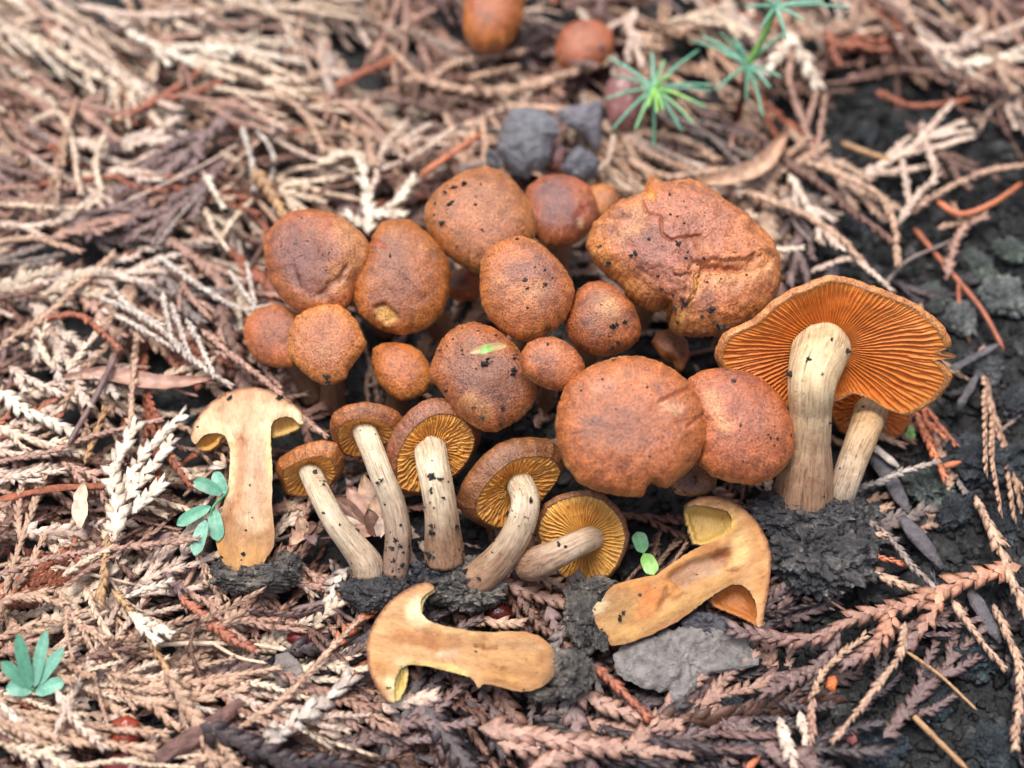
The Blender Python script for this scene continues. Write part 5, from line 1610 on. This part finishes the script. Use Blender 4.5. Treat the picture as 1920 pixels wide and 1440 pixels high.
for i, (a, b, w) in enumerate([((575, 1000), (545, 1025), 26), ((578, 1000), (592, 1024), 24), ((575, 998), (598, 985), 24), ((572, 998), (560, 970), 22)]):
    acc = Acc()
    A, B = pix(a[0], a[1], 0.6), pix(b[0], b[1], 0.75)
    blade(acc, [A, (A + B) / 2 + np.array([0, 0, 0.06]), B], w * upx(A), PALL[['tan', 'purple', 'brown', 'tan'][i]], curl=0.25, thick=0.08)
    V, F, C = acc.get()
    mk('bract', V, [F], M_PAPER, parent=br, cols=C)
fl = thing('dry_flower_bud', 'tiny pale withered flower bud above the blue green leaflets', 'flower bud', pix(405, 880, 0.4))
for i, (a, b, w) in enumerate([((424, 876), (388, 880), 12), ((424, 874), (398, 868), 10), ((422, 872), (416, 850), 9)]):
    acc = Acc()
    A, B = pix(a[0], a[1], 0.9), pix(b[0], b[1], 0.95)
    blade(acc, [A, (A + B) / 2 + np.array([0, 0, 0.03]), B], w * upx(A), PALL[['frost', 'straw', 'tan'][i]], curl=0.3)
    V, F, C = acc.get()
    mk('petal', V, [F], M_PAPER, parent=fl, cols=C)

# ------------------------------------------------------------------ sprigs one can pick out
S = sprig
# upper left
S('rust red twig pointing up right in the upper left litter', [(215, 225), (270, 200), (330, 165), (378, 130)], 22, 'rust', branches=[[(300, 185), (350, 178), (445, 142)]])
S('wide purple grey spray with flat scales, upper left of the clump', [(432, 212), (360, 280), (300, 330), (240, 380), (176, 432)], 34, 'purple', 'flat', auto=7, alen=110)
S('dusty purple spray crossing below the wide one, upper left', [(420, 300), (380, 350), (320, 400), (250, 440)], 28, 'purple', 'flat', auto=4, alen=70)
for lab, ln, w, c in [
    ('pale straw sprig slanting from the top left corner', [(0, 55), (60, 70), (140, 120), (205, 155)], 22, 'straw'),
    ('thick pale sprig second from the top left corner', [(100, 60), (170, 100), (260, 170), (320, 200)], 24, 'pale'),
    ('cream sprig in the pale band left of the top centre', [(240, 60), (330, 105), (425, 145)], 22, 'cream'),
    ('long straw sprig ending above the rust red twig', [(330, 45), (430, 90), (550, 146)], 22, 'straw'),
    ('pale sprig lying level along the top edge', [(150, 12), (260, 30), (370, 24)], 20, 'pale'),
    ('cream sprig lying nearly level over the pale band', [(300, 88), (420, 92), (545, 112)], 22, 'cream'),
    ('straw sprig in the middle of the upper pale band', [(360, 120), (440, 130), (560, 180)], 20, 'straw'),
    ('pinkish sprig along the left edge near the top', [(0, 110), (80, 150), (170, 220), (215, 260)], 22, 'pink'),
    ('brown pink sprig in the dark hollow near the left edge', [(0, 190), (70, 195), (160, 200), (230, 215)], 20, 'pink'),
    ('olive straw sprig bending down, left of the purple spray', [(60, 230), (105, 212), (132, 252), (146, 335), (150, 355)], 16, 'straw'),
    ('curled straw sprig ending at the left edge', [(198, 250), (180, 300), (186, 368), (135, 390), (0, 382)], 18, 'straw'),
    ('frosty thin sprig hanging beside the purple spray', [(455, 238), (470, 300), (476, 348)], 14, 'frost'),
    ('frosty arched sprig right of the purple spray', [(478, 236), (512, 290), (508, 338)], 14, 'frost'),
    ('long pale curved twig reaching towards the clump from upper left', [(470, 232), (560, 285), (645, 318)], 14, 'pale'),
    ('tan arched sprig above the leftmost large cap', [(510, 170), (570, 212), (604, 276)], 18, 'tan'),
    ('grey twig slanting below the purple spray', [(298, 456), (340, 402), (386, 356)], 14, 'grey'),
    ('short pale yellow sprig stub near the golden sprig', [(384, 328), (398, 352), (414, 380)], 16, 'cream'),
    ('pale sprig hanging left of the leftmost large cap', [(386, 392), (400, 430), (424, 464)], 14, 'straw'),
    ('straw rope twig leading up to the golden sprig', [(408, 456), (440, 410), (482, 364)], 14, 'straw'),
    ('pale sprig lying level at the left edge, middle height', [(0, 420), (60, 425), (120, 410), (170, 372)], 20, 'pale'),
    ('rust tinted pale sprig under the level one at the left edge', [(0, 452), (70, 448), (140, 468)], 18, 'tan')]:
    S(lab, ln, w, c, auto=2 if w > 18 else 0, alen=50)
S('golden brown sprig with fat scales just above the leftmost cap', [(476, 318), (505, 355), (532, 402)], 30, 'ochre', 'flat', z=1.0)
# top middle
S('pinkish brown forked twig left of the tall back mushroom', [(700, 112), (725, 60), (748, -5)], 24, 'pink', branches=[[(735, 70), (790, 30), (840, 0)]])
S('rust twig near the top edge left of the back mushrooms', [(632, 162), (680, 136), (738, 112)], 20, 'rust')
S('forked tan sprig below the pinkish twig', [(724, 84), (758, 118), (792, 148)], 17, 'tan', branches=[[(735, 98), (741, 148)]])
S('long braided tan sprig in front of the back mushrooms', [(1148, 112), (1085, 132), (1000, 160), (900, 172), (790, 152)], 26, 'tan', z=0.8)
S('tan sprig lying against the foot of the tall back mushroom', [(988, 96), (920, 104), (850, 120), (818, 142)], 23, 'tan', z=0.85)
S('short tan sprig under the tall back mushroom', [(972, 126), (900, 140)], 20, 'tan', z=0.75)
S('tan sprig with fanned branch tips left of the open cone', [(800, 150), (850, 170), (900, 180)], 20, 'tan', branches=[[(820, 155), (850, 200), (882, 240)], [(825, 160), (836, 222)], [(840, 160), (905, 200), (946, 262)], [(800, 150), (812, 205)]], z=0.6)
S('dark tan sprig leading to the open cone', [(895, 160), (950, 196), (1046, 206)], 26, 'tan', z=0.65)
S('smooth orange rod pointing at the open cone', [(790, 328), (850, 286), (906, 248)], 14, 'orange', 'smooth', z=0.9)
S('thin pinkish twig crossing above the clump', [(636, 188), (690, 225), (726, 262)], 12, 'pink', 'smooth')
S('pale forked sprig like antlers above the clump', [(702, 350), (718, 280), (756, 234)], 17, 'pale', branches=[[(720, 290), (760, 262), (797, 238)], [(712, 320), (780, 290), (842, 246)]], z=0.85)
S('whitish spray with fat branches behind the bitten cap', [(690, 435), (692, 385), (680, 318)], 30, 'cream', 'flat', branches=[[(692, 405), (735, 385), (770, 345)], [(690, 425), (660, 408)], [(700, 400), (745, 402)]], z=0.9)
S('pale leafy sprig above the leftmost large cap', [(600, 305), (650, 288), (706, 306)], 26, 'straw', 'flat')
S('tan braided sprig behind the torn cap beside the green seedling', [(1128, 240), (1200, 250), (1284, 264), (1328, 290)], 24, 'tan', branches=[[(1160, 250), (1210, 285), (1275, 312)], [(1170, 262), (1200, 310), (1235, 345)], [(1180, 300), (1250, 330), (1330, 322)]], z=0.7)
S('thin pale twig standing beside the open cone', [(1108, 332), (1140, 300), (1150, 262)], 12, 'pale', z=0.9)
# upper right
S('cream sprig stub behind the blurred seedling', [(1478, 66), (1500, 100), (1524, 146)], 36, 'cream', branches=[[(1478, 80), (1450, 120)]])
S('upright pinkish forked twig right of the blurred seedling', [(1532, 304), (1506, 230), (1480, 152), (1484, 96)], 17, 'pink', branches=[[(1512, 240), (1538, 145)], [(1530, 292), (1538, 245), (1546, 190)]], z=0.8)
S('reddish brown twig lying level in the dark soil, upper right', [(1646, 172), (1700, 196), (1760, 196), (1802, 188)], 17, 'rust')
S('long tan twig curving down beside the torn cap', [(1512, 304), (1572, 326), (1642, 362), (1674, 412), (1682, 484)], 20, 'tan', z=0.85)
S('brown sprig running down right behind the torn cap', [(1420, 252), (1472, 300), (1545, 352), (1604, 402), (1662, 444)], 24, 'brown', z=0.7)
S('pale braided sprig right of the torn cap', [(1480, 330), (1522, 398), (1566, 456)], 22, 'pale', z=0.72, auto=3, alen=60)
S('tan sprig curving along the right side of the torn cap', [(1380, 352), (1440, 376), (1510, 404), (1570, 442), (1612, 486)], 20, 'tan', z=0.75)
S('curled dry straw leaf behind the torn cap', [(1300, 352), (1370, 340), (1432, 312), (1478, 246)], 38, 'tan', 'leaf', z=1.0, curl=0.45)
S('pale forked sprig standing out on black soil, right of the torn cap', [(1686, 418), (1720, 366), (1752, 330), (1736, 268)], 20, 'pale', branches=[[(1704, 385), (1700, 345), (1692, 306)]], z=0.8)
S('long grey tan twig reaching the right edge', [(1700, 400), (1780, 352), (1850, 322), (1925, 310)], 18, 'tan')
S('orange tipped rod at the right edge', [(1758, 378), (1800, 402), (1860, 382), (1918, 342)], 14, 'orange', 'smooth', z=0.6)
S('yellowish grey twig on black soil near the right edge', [(1578, 268), (1630, 288), (1678, 302)], 14, 'ochre', 'smooth', z=0.5)
S('thin grey twig leading away from the largest gilled cap', [(1658, 534), (1700, 490), (1760, 462), (1815, 438)], 8, 'grey', 'smooth', z=0.5)
S('pinkish twig stub beside the thin grey twig', [(1776, 518), (1784, 478), (1804, 432), (1832, 414)], 20, 'pink', z=0.5)
S('pale rope twig above the largest gilled cap', [(1526, 506), (1590, 486), (1622, 500), (1662, 536)], 15, 'pale', z=0.7)
S('short pale sprig tip touching the torn cap', [(1448, 470), (1494, 466)], 15, 'cream', z=0.8)
S('small tan fork near the orange tipped rod', [(1762, 428), (1800, 418), (1838, 400)], 16, 'tan', branches=[[(1800, 418), (1790, 390)]], z=0.4)
for lab, ln, w, c in [
    ('pale sprig in the upper right corner', [(1680, 70), (1780, 90), (1880, 60), (1930, 40)], 24, 'pale'),
    ('cream sprig below the upper right corner', [(1740, 110), (1830, 120), (1925, 90)], 24, 'cream'),
    ('tan sprig along the top edge right of the seedlings', [(1560, 40), (1620, 60), (1700, 40)], 22, 'tan'),
    ('orange brown sprig curl near the top edge', [(1550, 60), (1575, 85), (1640, 80)], 24, 'rust'),
    ('brown sprig level at the right edge near the top', [(1690, 130), (1780, 140), (1870, 165)], 20, 'brown'),
    ('pinkish sprig at the right edge below the pale ones', [(1800, 170), (1860, 130), (1925, 140)], 20, 'pink'),
    ('straw sprig between the two seedlings', [(1260, 40), (1330, 30), (1400, 60)], 22, 'straw'),
    ('tan sprig along the top edge behind the star shaped seedling', [(1170, 60), (1240, 70), (1300, 30)], 22, 'tan'),
    ('pale forked sprig above the star shaped seedling', [(1190, 20), (1180, 60), (1200, 110)], 20, 'pale')]:
    S(lab, ln, w, c, auto=3, alen=55)
# left middle
S('frosted pale spray with long parallel branches left of the clump', [(190, 560), (252, 586), (312, 626), (352, 666), (424, 718)], 17, 'frost', branches=[[(208, 538), (242, 574), (296, 606)], [(194, 582), (250, 608), (330, 655)], [(306, 550), (312, 590), (320, 630)], [(322, 570), (336, 610), (352, 655)], [(350, 600), (372, 640), (400, 700)]], z=1.05)
S('pinkish brown spray running down to the upright cut half', [(380, 620), (440, 670), (500, 716), (545, 762), (604, 812)], 17, 'pink', branches=[[(412, 618), (422, 655)], [(405, 660), (450, 680)], [(470, 660), (520, 720)]], z=0.95)
S('grey frosted spray left of the small flat cap', [(298, 482), (380, 540), (450, 578), (502, 574)], 15, 'frost', branches=[[(430, 508), (452, 540), (474, 570)], [(462, 490), (470, 530), (478, 568)]], z=0.9)
S('long flat pinkish strip leaf above the upright cut half', [(122, 712), (200, 704), (300, 720), (402, 714)], 34, 'pink', 'leaf', z=0.95)
S('dark thin twig crossing down left of the strip leaf', [(216, 668), (182, 740), (152, 792), (128, 834)], 14, 'purple', 'smooth', z=1.1)
S('stout tan twig rising from the left edge', [(0, 652), (60, 610), (96, 585), (136, 546), (202, 488)], 21, 'tan', z=0.95)
S('reddish twig arching over the stout tan one', [(84, 598), (140, 590), (176, 610), (218, 648)], 17, 'rust', z=1.0)
S('straw sprig shaped like a hook in the left litter', [(102, 692), (76, 652), (82, 622)], 19, 'straw', z=0.95)
S('straw sprig leaning right beside the hooked one', [(128, 692), (168, 642), (182, 618)], 19, 'straw', z=0.95)
S('whitish leaf like sprig at the left edge', [(0, 735), (42, 766), (122, 802)], 32, 'cream', 'flat', z=0.95)
S('tan pink rope twig across the left litter', [(0, 866), (82, 850), (140, 830), (188, 814), (296, 788)], 15, 'pink', z=1.0)
S('cream white spray with fat pointed lobes left of the upright cut half', [(217, 1005), (218, 950), (212, 882), (246, 812)], 36, 'cream', 'flat', branches=[[(224, 940), (268, 855), (330, 790)], [(240, 935), (276, 885), (314, 838)], [(250, 960), (292, 918)]], z=1.15)
S('single pale leaf blade left of the white spray', [(152, 990), (152, 945), (158, 908)], 30, 'straw', 'leaf', z=1.0)
S('upright tan sprig above the white spray', [(244, 800), (248, 740), (252, 688)], 17, 'tan', z=1.0)
S('short pale scaly tip near the blue green leaflets', [(314, 852), (342, 880), (362, 908)], 19, 'straw', z=0.8)
S('brown braided sprig pointing at the upright cut half', [(318, 834), (376, 848), (424, 862)], 15, 'brown', z=0.75)
S('reddish smooth strip at the left edge above the rope twig', [(0, 936), (100, 916), (205, 910)], 17, 'rust', 'strip', z=0.9)
S('ochre scaly sprig above the cream white spray', [(160, 864), (176, 822), (192, 778)], 19, 'ochre', z=0.95)
for lab, ln, w, c in [
    ('pink brown sprig beside the grey frosted spray', [(330, 500), (360, 560), (420, 620)], 15, 'pink'),
    ('tan sprig left of the frosted pale spray', [(60, 540), (120, 530), (190, 545)], 20, 'tan'),
    ('brown sprig near the left edge above the stout twig', [(0, 560), (60, 545), (140, 500)], 20, 'brown'),
    ('pale sprig lying under the stout tan twig', [(20, 690), (70, 720), (130, 745)], 20, 'pale'),
    ('straw sprig at the left edge below the whitish leaf', [(0, 800), (60, 825), (150, 850)], 22, 'straw'),
    ('pale stub at the left edge above the reddish strip', [(0, 905), (40, 890), (100, 885)], 22, 'pale'),
    ('pink sprig beneath the cream white spray', [(120, 870), (170, 890), (190, 925)], 20, 'pink')]:
    S(lab, ln, w, c, auto=2, alen=45)
# lower left
S('long rope twig running level to the blue green leaflets', [(0, 1076), (100, 1046), (200, 1030), (290, 1020), (358, 1012)], 17, 'pink', z=1.05)
S('pale side twig joined under the long rope twig', [(120, 1078), (160, 1052), (202, 1030)], 16, 'straw', z=0.95)
S('ochre stalk hanging below the cream white spray', [(203, 1008), (196, 1060), (190, 1112)], 24, 'ochre', z=0.9)
S('ochre smooth stalk slanting down right in the lower left', [(212, 1108), (242, 1142), (282, 1204), (312, 1252)], 18, 'ochre', z=0.85)
S('white tufted sprig tip in the lower left', [(245, 1150), (275, 1168), (308, 1184)], 28, 'cream', 'flat', branches=[[(255, 1165), (285, 1195)]], z=1.0)
S('pale scaly tip pointing up right above the tufted one', [(240, 1118), (272, 1106), (308, 1094)], 19, 'cream', z=0.95)
S('rust braided sprig left of the sideways cut half', [(340, 1120), (388, 1160), (430, 1195), (462, 1212)], 24, 'rust', 'flat', z=0.75)
S('thin upright rope twig crossing the rust sprig', [(370, 1150), (358, 1210), (376, 1274)], 13, 'brown', z=0.9)
S('tan rope twig curving below the rust sprig', [(214, 1264), (290, 1276), (344, 1258), (424, 1238)], 16, 'tan', z=0.8)
S('second tan rope twig just under the curving one', [(218, 1284), (300, 1296), (372, 1276), (450, 1264), (514, 1254)], 17, 'tan', z=0.78)
S('straw braided sprig towards the grey leaf chip', [(408, 1288), (482, 1282), (582, 1312)], 18, 'straw', z=0.75)
S('long tan rope twig rising to the cap of the sideways cut half', [(452, 1362), (520, 1320), (572, 1270), (622, 1214), (668, 1168)], 18, 'tan', z=0.85)
S('broad pale sprig of large overlapping scales near the bottom edge', [(488, 1398), (560, 1348), (612, 1312), (638, 1288)], 44, 'frost', 'flat', z=0.8)
S('pale pink broad scaled sprig under the cap of the sideways cut half', [(606, 1372), (700, 1334), (794, 1308)], 40, 'pale', 'flat', z=0.55)
S('stout tan rope along the bottom left edge', [(0, 1358), (60, 1366), (140, 1390), (272, 1402)], 25, 'tan', z=0.85)
S('pale rope crossing the stout one at the bottom left', [(108, 1298), (140, 1350), (184, 1392)], 25, 'pale', z=0.95)
S('tan rope twig beside the bark strip', [(400, 1386), (470, 1380), (528, 1352)], 17, 'tan', z=0.7)
S('tan twig at the bottom edge right of the bark strip', [(330, 1445), (400, 1410), (440, 1388)], 17, 'tan', z=0.72)
S('thin twig leaving the bottom edge right of the broad pale sprig', [(420, 1445), (490, 1400), (560, 1370)], 15, 'pink', z=0.6)
for lab, ln, w, c in [
    ('tan sprig along the left edge under the long rope twig', [(0, 1130), (50, 1115), (110, 1130)], 22, 'tan'),
    ('pale sprig above the six leaflets', [(0, 1195), (60, 1172), (130, 1160), (186, 1190)], 20, 'tan'),
    ('brown sprig between the six leaflets and the rust sprig', [(120, 1250), (180, 1230), (240, 1215)], 20, 'brown'),
    ('straw sprig under the six leaflets', [(10, 1400), (70, 1410), (130, 1440)], 22, 'straw'),
    ('purple brown sprig in the dark hollow beneath the blue green leaflets', [(300, 1060), (330, 1100), (345, 1130)], 18, 'purple'),
    ('tan sprig under the foot of the upright cut half', [(370, 1040), (395, 1080), (410, 1130)], 18, 'tan'),
    ('orange tan sprig at the left edge beside the six leaflets', [(0, 1230), (20, 1215), (70, 1200)], 18, 'pink')]:
    S(lab, ln, w, c, auto=2, alen=40)
# bottom middle
S('orange tan sprig tip left of the cap of the sideways cut half', [(630, 1210), (666, 1170), (704, 1138)], 28, 'orange', 'flat', z=0.55)
S('red brown sprig under the orange tan tip', [(630, 1282), (690, 1238)], 24, 'rust', 'flat', z=0.45)
S('pinkish sprig of large scales along the bottom edge, centre', [(906, 1366), (985, 1376), (1065, 1390), (1160, 1402), (1270, 1412)], 44, 'pink', 'flat', branches=[[(940, 1395), (985, 1405), (1010, 1395)], [(1000, 1440), (1070, 1412), (1130, 1400)], [(1180, 1405), (1215, 1370), (1260, 1360)]], z=0.6)
S('grey pink scaled sprig right of the foot of the sideways cut half', [(1082, 1302), (1160, 1332), (1246, 1352)], 40, 'pink', 'flat', z=0.5)
S('orange brown narrow sprig slanting under the grey flake', [(1118, 1250), (1160, 1290), (1204, 1334)], 22, 'rust', z=0.5)
S('dark purple broad sprig pointing down below the sideways cut half', [(800, 1330), (846, 1394), (884, 1445)], 44, 'dark', 'flat', z=0.45)
S('slate purple sprig pointing down in the bottom centre', [(1074, 1330), (1084, 1382), (1102, 1436)], 44, 'purple', 'flat', z=0.45)
S('dark sprig next to the dark purple one, bottom centre', [(880, 1318), (906, 1352), (935, 1400)], 36, 'dark', 'flat', z=0.42)
S('pink brown scaled sprig in front of the joined stems', [(932, 1088), (1000, 1114), (1066, 1132)], 34, 'pink', 'flat', z=0.55)
S('brown scaled sprig crossing down to the foot of the sideways cut half', [(974, 1124), (1010, 1170), (1056, 1204)], 26, 'brown', 'flat', z=0.5)
S('slate grey scaled tip under the hollow half, beside its clod', [(1030, 1140), (1040, 1175), (1052, 1208)], 34, 'purple', 'flat', z=0.42)
S('pale brown scaled piece above the sideways stem', [(882, 1164), (920, 1166), (962, 1168)], 26, 'tan', 'flat', z=0.5)
S('dark scaled sprig below the red seed', [(840, 1130), (860, 1160), (880, 1180)], 30, 'brown', 'flat', z=0.4)
S('frayed pale sprig below the foot of the shortest gilled mushroom', [(650, 1068), (632, 1090), (620, 1116)], 28, 'frost', 'flat', z=0.5)
S('dark sprig hanging at the bottom edge, left of centre', [(700, 1345), (720, 1395), (735, 1445)], 36, 'dark', 'flat', z=0.4)
S('purple sprig at the bottom edge under the pale pink one', [(620, 1445), (660, 1400), (720, 1380)], 34, 'purple', 'flat', z=0.42)
# lower right
S('long scaly spray, orange at its right tip and purple at its left, lower right', [(1905, 1064), (1832, 1080), (1762, 1110), (1702, 1134), (1622, 1150), (1542, 1190), (1480, 1196), (1392, 1184)], 40, 'apricot', 'flat', branches=[[(1762, 1114), (1742, 1160), (1706, 1204)], [(1672, 1150), (1650, 1200), (1598, 1238)]], z=0.7, col1='purple')
S('purple scaly side spray below the long orange tipped one', [(1572, 1188), (1540, 1240), (1500, 1266), (1446, 1292)], 34, 'purple', 'flat', z=0.55)
S('orange tan rope twig hanging from the long scaly spray', [(1696, 1170), (1690, 1222), (1650, 1280), (1602, 1340), (1568, 1382)], 17, 'tan', z=0.95)
S('pale rope twig beside the purple side spray', [(1524, 1302), (1550, 1252), (1612, 1200)], 17, 'tan', z=0.8)
S('brown stalk at the bottom edge, lower right', [(1522, 1300), (1522, 1380), (1508, 1445)], 20, 'pink', z=0.6)
S('thin yellow stalk crossing the black soil, lower right', [(1700, 1222), (1762, 1266), (1832, 1332)], 8, 'ochre', 'smooth', z=0.55)
S('thin brown stalk behind the long scaly spray', [(1496, 1092), (1545, 1120), (1596, 1152)], 8, 'brown', 'smooth', z=0.5)
S('thick yellow stalk at the bottom edge near the right corner', [(1706, 1336), (1762, 1392), (1816, 1445)], 15, 'ochre', 'smooth', z=0.4)
S('tan twig along the right edge', [(1848, 968), (1880, 1040), (1902, 1100), (1925, 1155)], 27, 'tan', z=0.7)
S('rope twig down the lower right edge', [(1864, 1138), (1892, 1200), (1912, 1262), (1904, 1390)], 22, 'tan', z=0.6)
S('pale forked sprig at the bottom edge, left of the brown stalk', [(1462, 1352), (1478, 1400), (1492, 1445)], 34, 'pale', 'flat', z=0.6, branches=[[(1500, 1340), (1512, 1390), (1520, 1440)]])
S('grey brown twig beside the big black clod', [(1600, 958), (1662, 1002), (1702, 1052), (1754, 1104)], 19, 'grey', z=0.7)
S('orange tan stub beside the grey brown twig', [(1628, 1040), (1692, 1056)], 18, 'orange', z=0.6)
S('tan scaly stub below the grey brown twig', [(1626, 1068), (1694, 1096)], 28, 'tan', 'flat', z=0.55)
S('short pale stub touching the big black clod', [(1600, 1000), (1650, 1002)], 14, 'tan', z=0.6)
S('dark grey wood splinter right of the grey brown twig', [(1688, 968), (1740, 1030), (1768, 1066)], 40, 'wood', 'strip', z=0.4)
S('slate splinter right of the long scaly spray', [(1818, 1106), (1850, 1160), (1876, 1206)], 32, 'wood', 'strip', z=0.35)
S('orange brown braided twig near the right edge', [(1786, 1126), (1830, 1190), (1876, 1244)], 19, 'tan', z=0.5)
S('grey splinter leaning on the small leaning stem', [(1618, 828), (1660, 884), (1704, 962)], 36, 'wood', 'strip', z=0.4)
S('pale chip beside the grey splinter', [(1628, 830), (1660, 855), (1686, 876)], 20, 'frost', 'strip', z=0.5)
S('frosted twig with a dark foot reaching right from the big clod', [(1570, 932), (1640, 906), (1690, 886), (1744, 870)], 18, 'wood', z=0.7, col1='frost')
S('pinkish orange twig below the rim of the largest gilled cap', [(1712, 768), (1742, 832), (1766, 884)], 21, 'orange', branches=[[(1735, 790), (1760, 812)]], z=0.55)
S('short orange rod at the foot of the pinkish orange twig', [(1764, 876), (1802, 866)], 16, 'orange', 'smooth', z=0.5)
S('weathered grey splinter right of the largest gilled cap', [(1786, 692), (1830, 668), (1874, 644)], 16, 'wood', 'strip', z=0.5)
S('second weathered splinter below the first, right of the largest cap', [(1796, 766), (1815, 735), (1834, 700)], 17, 'wood', 'strip', z=0.45)
S('tan chip in the black soil at the right edge', [(1830, 935), (1855, 985), (1875, 1010)], 22, 'tan', z=0.35)
S('orange bit at the bottom edge, left of the pale forked sprig', [(1398, 1445), (1425, 1418)], 18, 'orange', 'smooth', z=0.5)

# lumps of soil one can pick out
for i, (x, y, r_, tint, lab) in enumerate([
    (1840, 212, 44, (1.5, 1.8, 1.9), 'rounded dark green black soil lump near the upper right corner'),
    (1842, 690, 36, (3.4, 3.4, 3.5), 'grey soil lump beside the weathered splinters'), (1842, 866, 66, (1.2, 1.4, 1.6), 'large blue black soil lump at the right, level with the leaning stem'),
    (1742, 906, 46, (2.4, 2.9, 2.6), 'greenish soil lump right of the leaning stem'), (1900, 760, 44, (1.3, 1.4, 1.6), 'soil lump at the right edge above the large blue black one'),
    (1800, 600, 40, (4.6, 4.7, 4.5), 'ashy soil lump off the rim of the largest gilled cap'), (1880, 560, 46, (4.4, 4.7, 4.4), 'ashy soil lump at the right edge, middle height'),
    (1760, 560, 30, (3.2, 3.8, 3.3), 'small mossy lump above the rim of the largest gilled cap'), (1830, 500, 36, (3.2, 3.8, 3.2), 'mossy soil lump below the orange tipped rod'),
    (1900, 470, 30, (3.0, 3.7, 3.0), 'mossy lump at the right edge, below the orange tipped rod'), (1790, 960, 42, (1.1, 1.3, 1.5), 'black lump below the large blue black one'),
    (1880, 985, 40, (1.0, 1.2, 1.4), 'black lump at the right edge beside the tan chip'), (1820, 1230, 50, (0.9, 1.3, 1.5), 'blue black lump below the orange brown braided twig'),
    (1740, 1310, 48, (0.9, 1.3, 1.5), 'blue black lump between the two yellow stalks'), (1650, 1390, 46, (0.9, 1.2, 1.5), 'black lump below the hanging rope twig'),
    (1860, 1400, 48, (0.9, 1.2, 1.4), 'black lump in the lower right corner'), (170, 1290, 52, (1.0, 1.05, 1.25), 'black lump right of the six leaflets'),
    (290, 1312, 46, (0.8, 1.0, 1.4), 'glossy black lump above the bark strip'), (800, 1320, 36, (0.9, 1.1, 1.3), 'black lump under the sideways cut half'),
    (330, 780, 34, (1.8, 2.0, 2.2), 'grey lump in the hollow left of the upright cut half'), (792, 190, 36, (1.5, 1.6, 1.9), 'dark lump in the litter left of the open cone'),
    (610, 1160, 44, (0.9, 1.0, 1.2), 'black lump left of the cap of the sideways cut half'), (1440, 1390, 36, (0.9, 1.1, 1.3), 'black lump left of the pale forked sprig'),
    (1375, 1330, 40, (1.0, 1.2, 1.4), 'dark lump right of the broad grey flake'), (1620, 250, 30, (1.2, 1.4, 1.6), 'small black lump under the reddish brown twig'),
    (1700, 250, 34, (1.2, 1.4, 1.6), 'black lump below the reddish brown twig'), (1610, 420, 30, (1.1, 1.3, 1.5), 'black lump inside the curve of the long tan twig')]):
    c = pix(x, y, 0.15)
    lump('soil_lump', x, y, r_ * 0.72, gh(c[0], c[1]) + 0.08, lab, 'soil lump', seed=200 + i, squash=(1, 1, 0.62), tint=tint, group='lumps of soil', grit=40, rough=0.75)


# ------------------------------------------------------------------ further single sprigs strewn on top of the litter
WORD = {'straw': 'straw coloured', 'cream': 'cream', 'pale': 'pale', 'tan': 'tan', 'pink': 'pinkish brown', 'rust': 'rust red', 'orange': 'orange', 'brown': 'brown', 'purple': 'purplish', 'dark': 'dark', 'grey': 'grey', 'ochre': 'ochre', 'frost': 'frosty', 'wood': 'slate grey'}


def region(px, py):
    if py < 330:
        return 'in the litter along the top left' if px < 640 else ('in the litter behind the clump' if px < 1330 else 'in the litter along the top right')
    if px < 620:
        return 'in the litter left of the clump' if py < 860 else 'in the litter at the lower left'
    if px > 1380:
        return 'on the black soil at the right' if py < 960 else 'on the black soil at the lower right'
    return 'in the dark litter along the bottom' if py > 1080 else 'between the mushrooms'


def strew_singles(count):
    r = np.random.default_rng(23)
    meshes = []
    for (V, F, C), k in zip(PROTO, PKIND):
        o = mk('conifer_sprig', V - V.mean(axis=0), [F], M_SPRIG, origin=(0, 0, 0), cols=np.clip(C / 0.72, 0, 1), flat=k != 3)
        meshes.append(o.data)
        bpy.data.objects.remove(o)
    n = 0
    spots, used = [], set()
    while n < count:
        px, py = r.uniform(10, 1910), r.uniform(10, 1430)
        if ((px - 1010) / 560) ** 2 + ((py - 800) / 420) ** 2 < 1 or r.random() > float(density(np.array([px]), np.array([py]))[0]):
            continue
        if 330 < px < 620 and 700 < py < 1130 or px < 140 and 1160 < py < 1320 or 1080 < px < 1480 and py < 260:
            continue
        if any((px - a) ** 2 + (py - b) ** 2 < 55 ** 2 for a, b in spots):
            continue
        k = int(r.integers(0, 16))
        if py > 1130 and px > 600:
            k = int(r.integers(10, 14))
        ck = litter_colour(px, py, r)
        s = r.uniform(0.72, 1.2)
        reg = region(px, py)
        noun = {0: 'rope like sprig', 1: 'branched spray', 2: 'broad scaled sprig', 3: 'bare twig'}[PKIND[k]]
        lab = f"{'short ' if s < 0.88 else ('long ' if s > 1.04 else '')}{WORD[ck]} dead {noun} {reg}"
        if lab in used:
            continue
        used.add(lab)
        zz = gz(px, py) + float(litter_z(px, py)) + r.uniform(0.05, 0.2)
        p = pix(px, py, zz)
        o = bpy.data.objects.new('bare_twig' if PKIND[k] == 3 else 'conifer_sprig', meshes[k])
        scene.collection.objects.link(o)
        M = frame_of(px, py, lie(px, py, r), r, 0.10)
        M.translation = Vector(p * U)
        o.matrix_world = M @ Matrix.Diagonal((s, s, s, 1))
        o.color = (*(PALL[ck] * r.uniform(0.9, 1.15)), 1)
        tag(o, lab, 'twig' if PKIND[k] == 3 else 'sprig', f'loose dead sprigs {reg}')
        spots.append((px, py))
        n += 1


strew_singles(135)
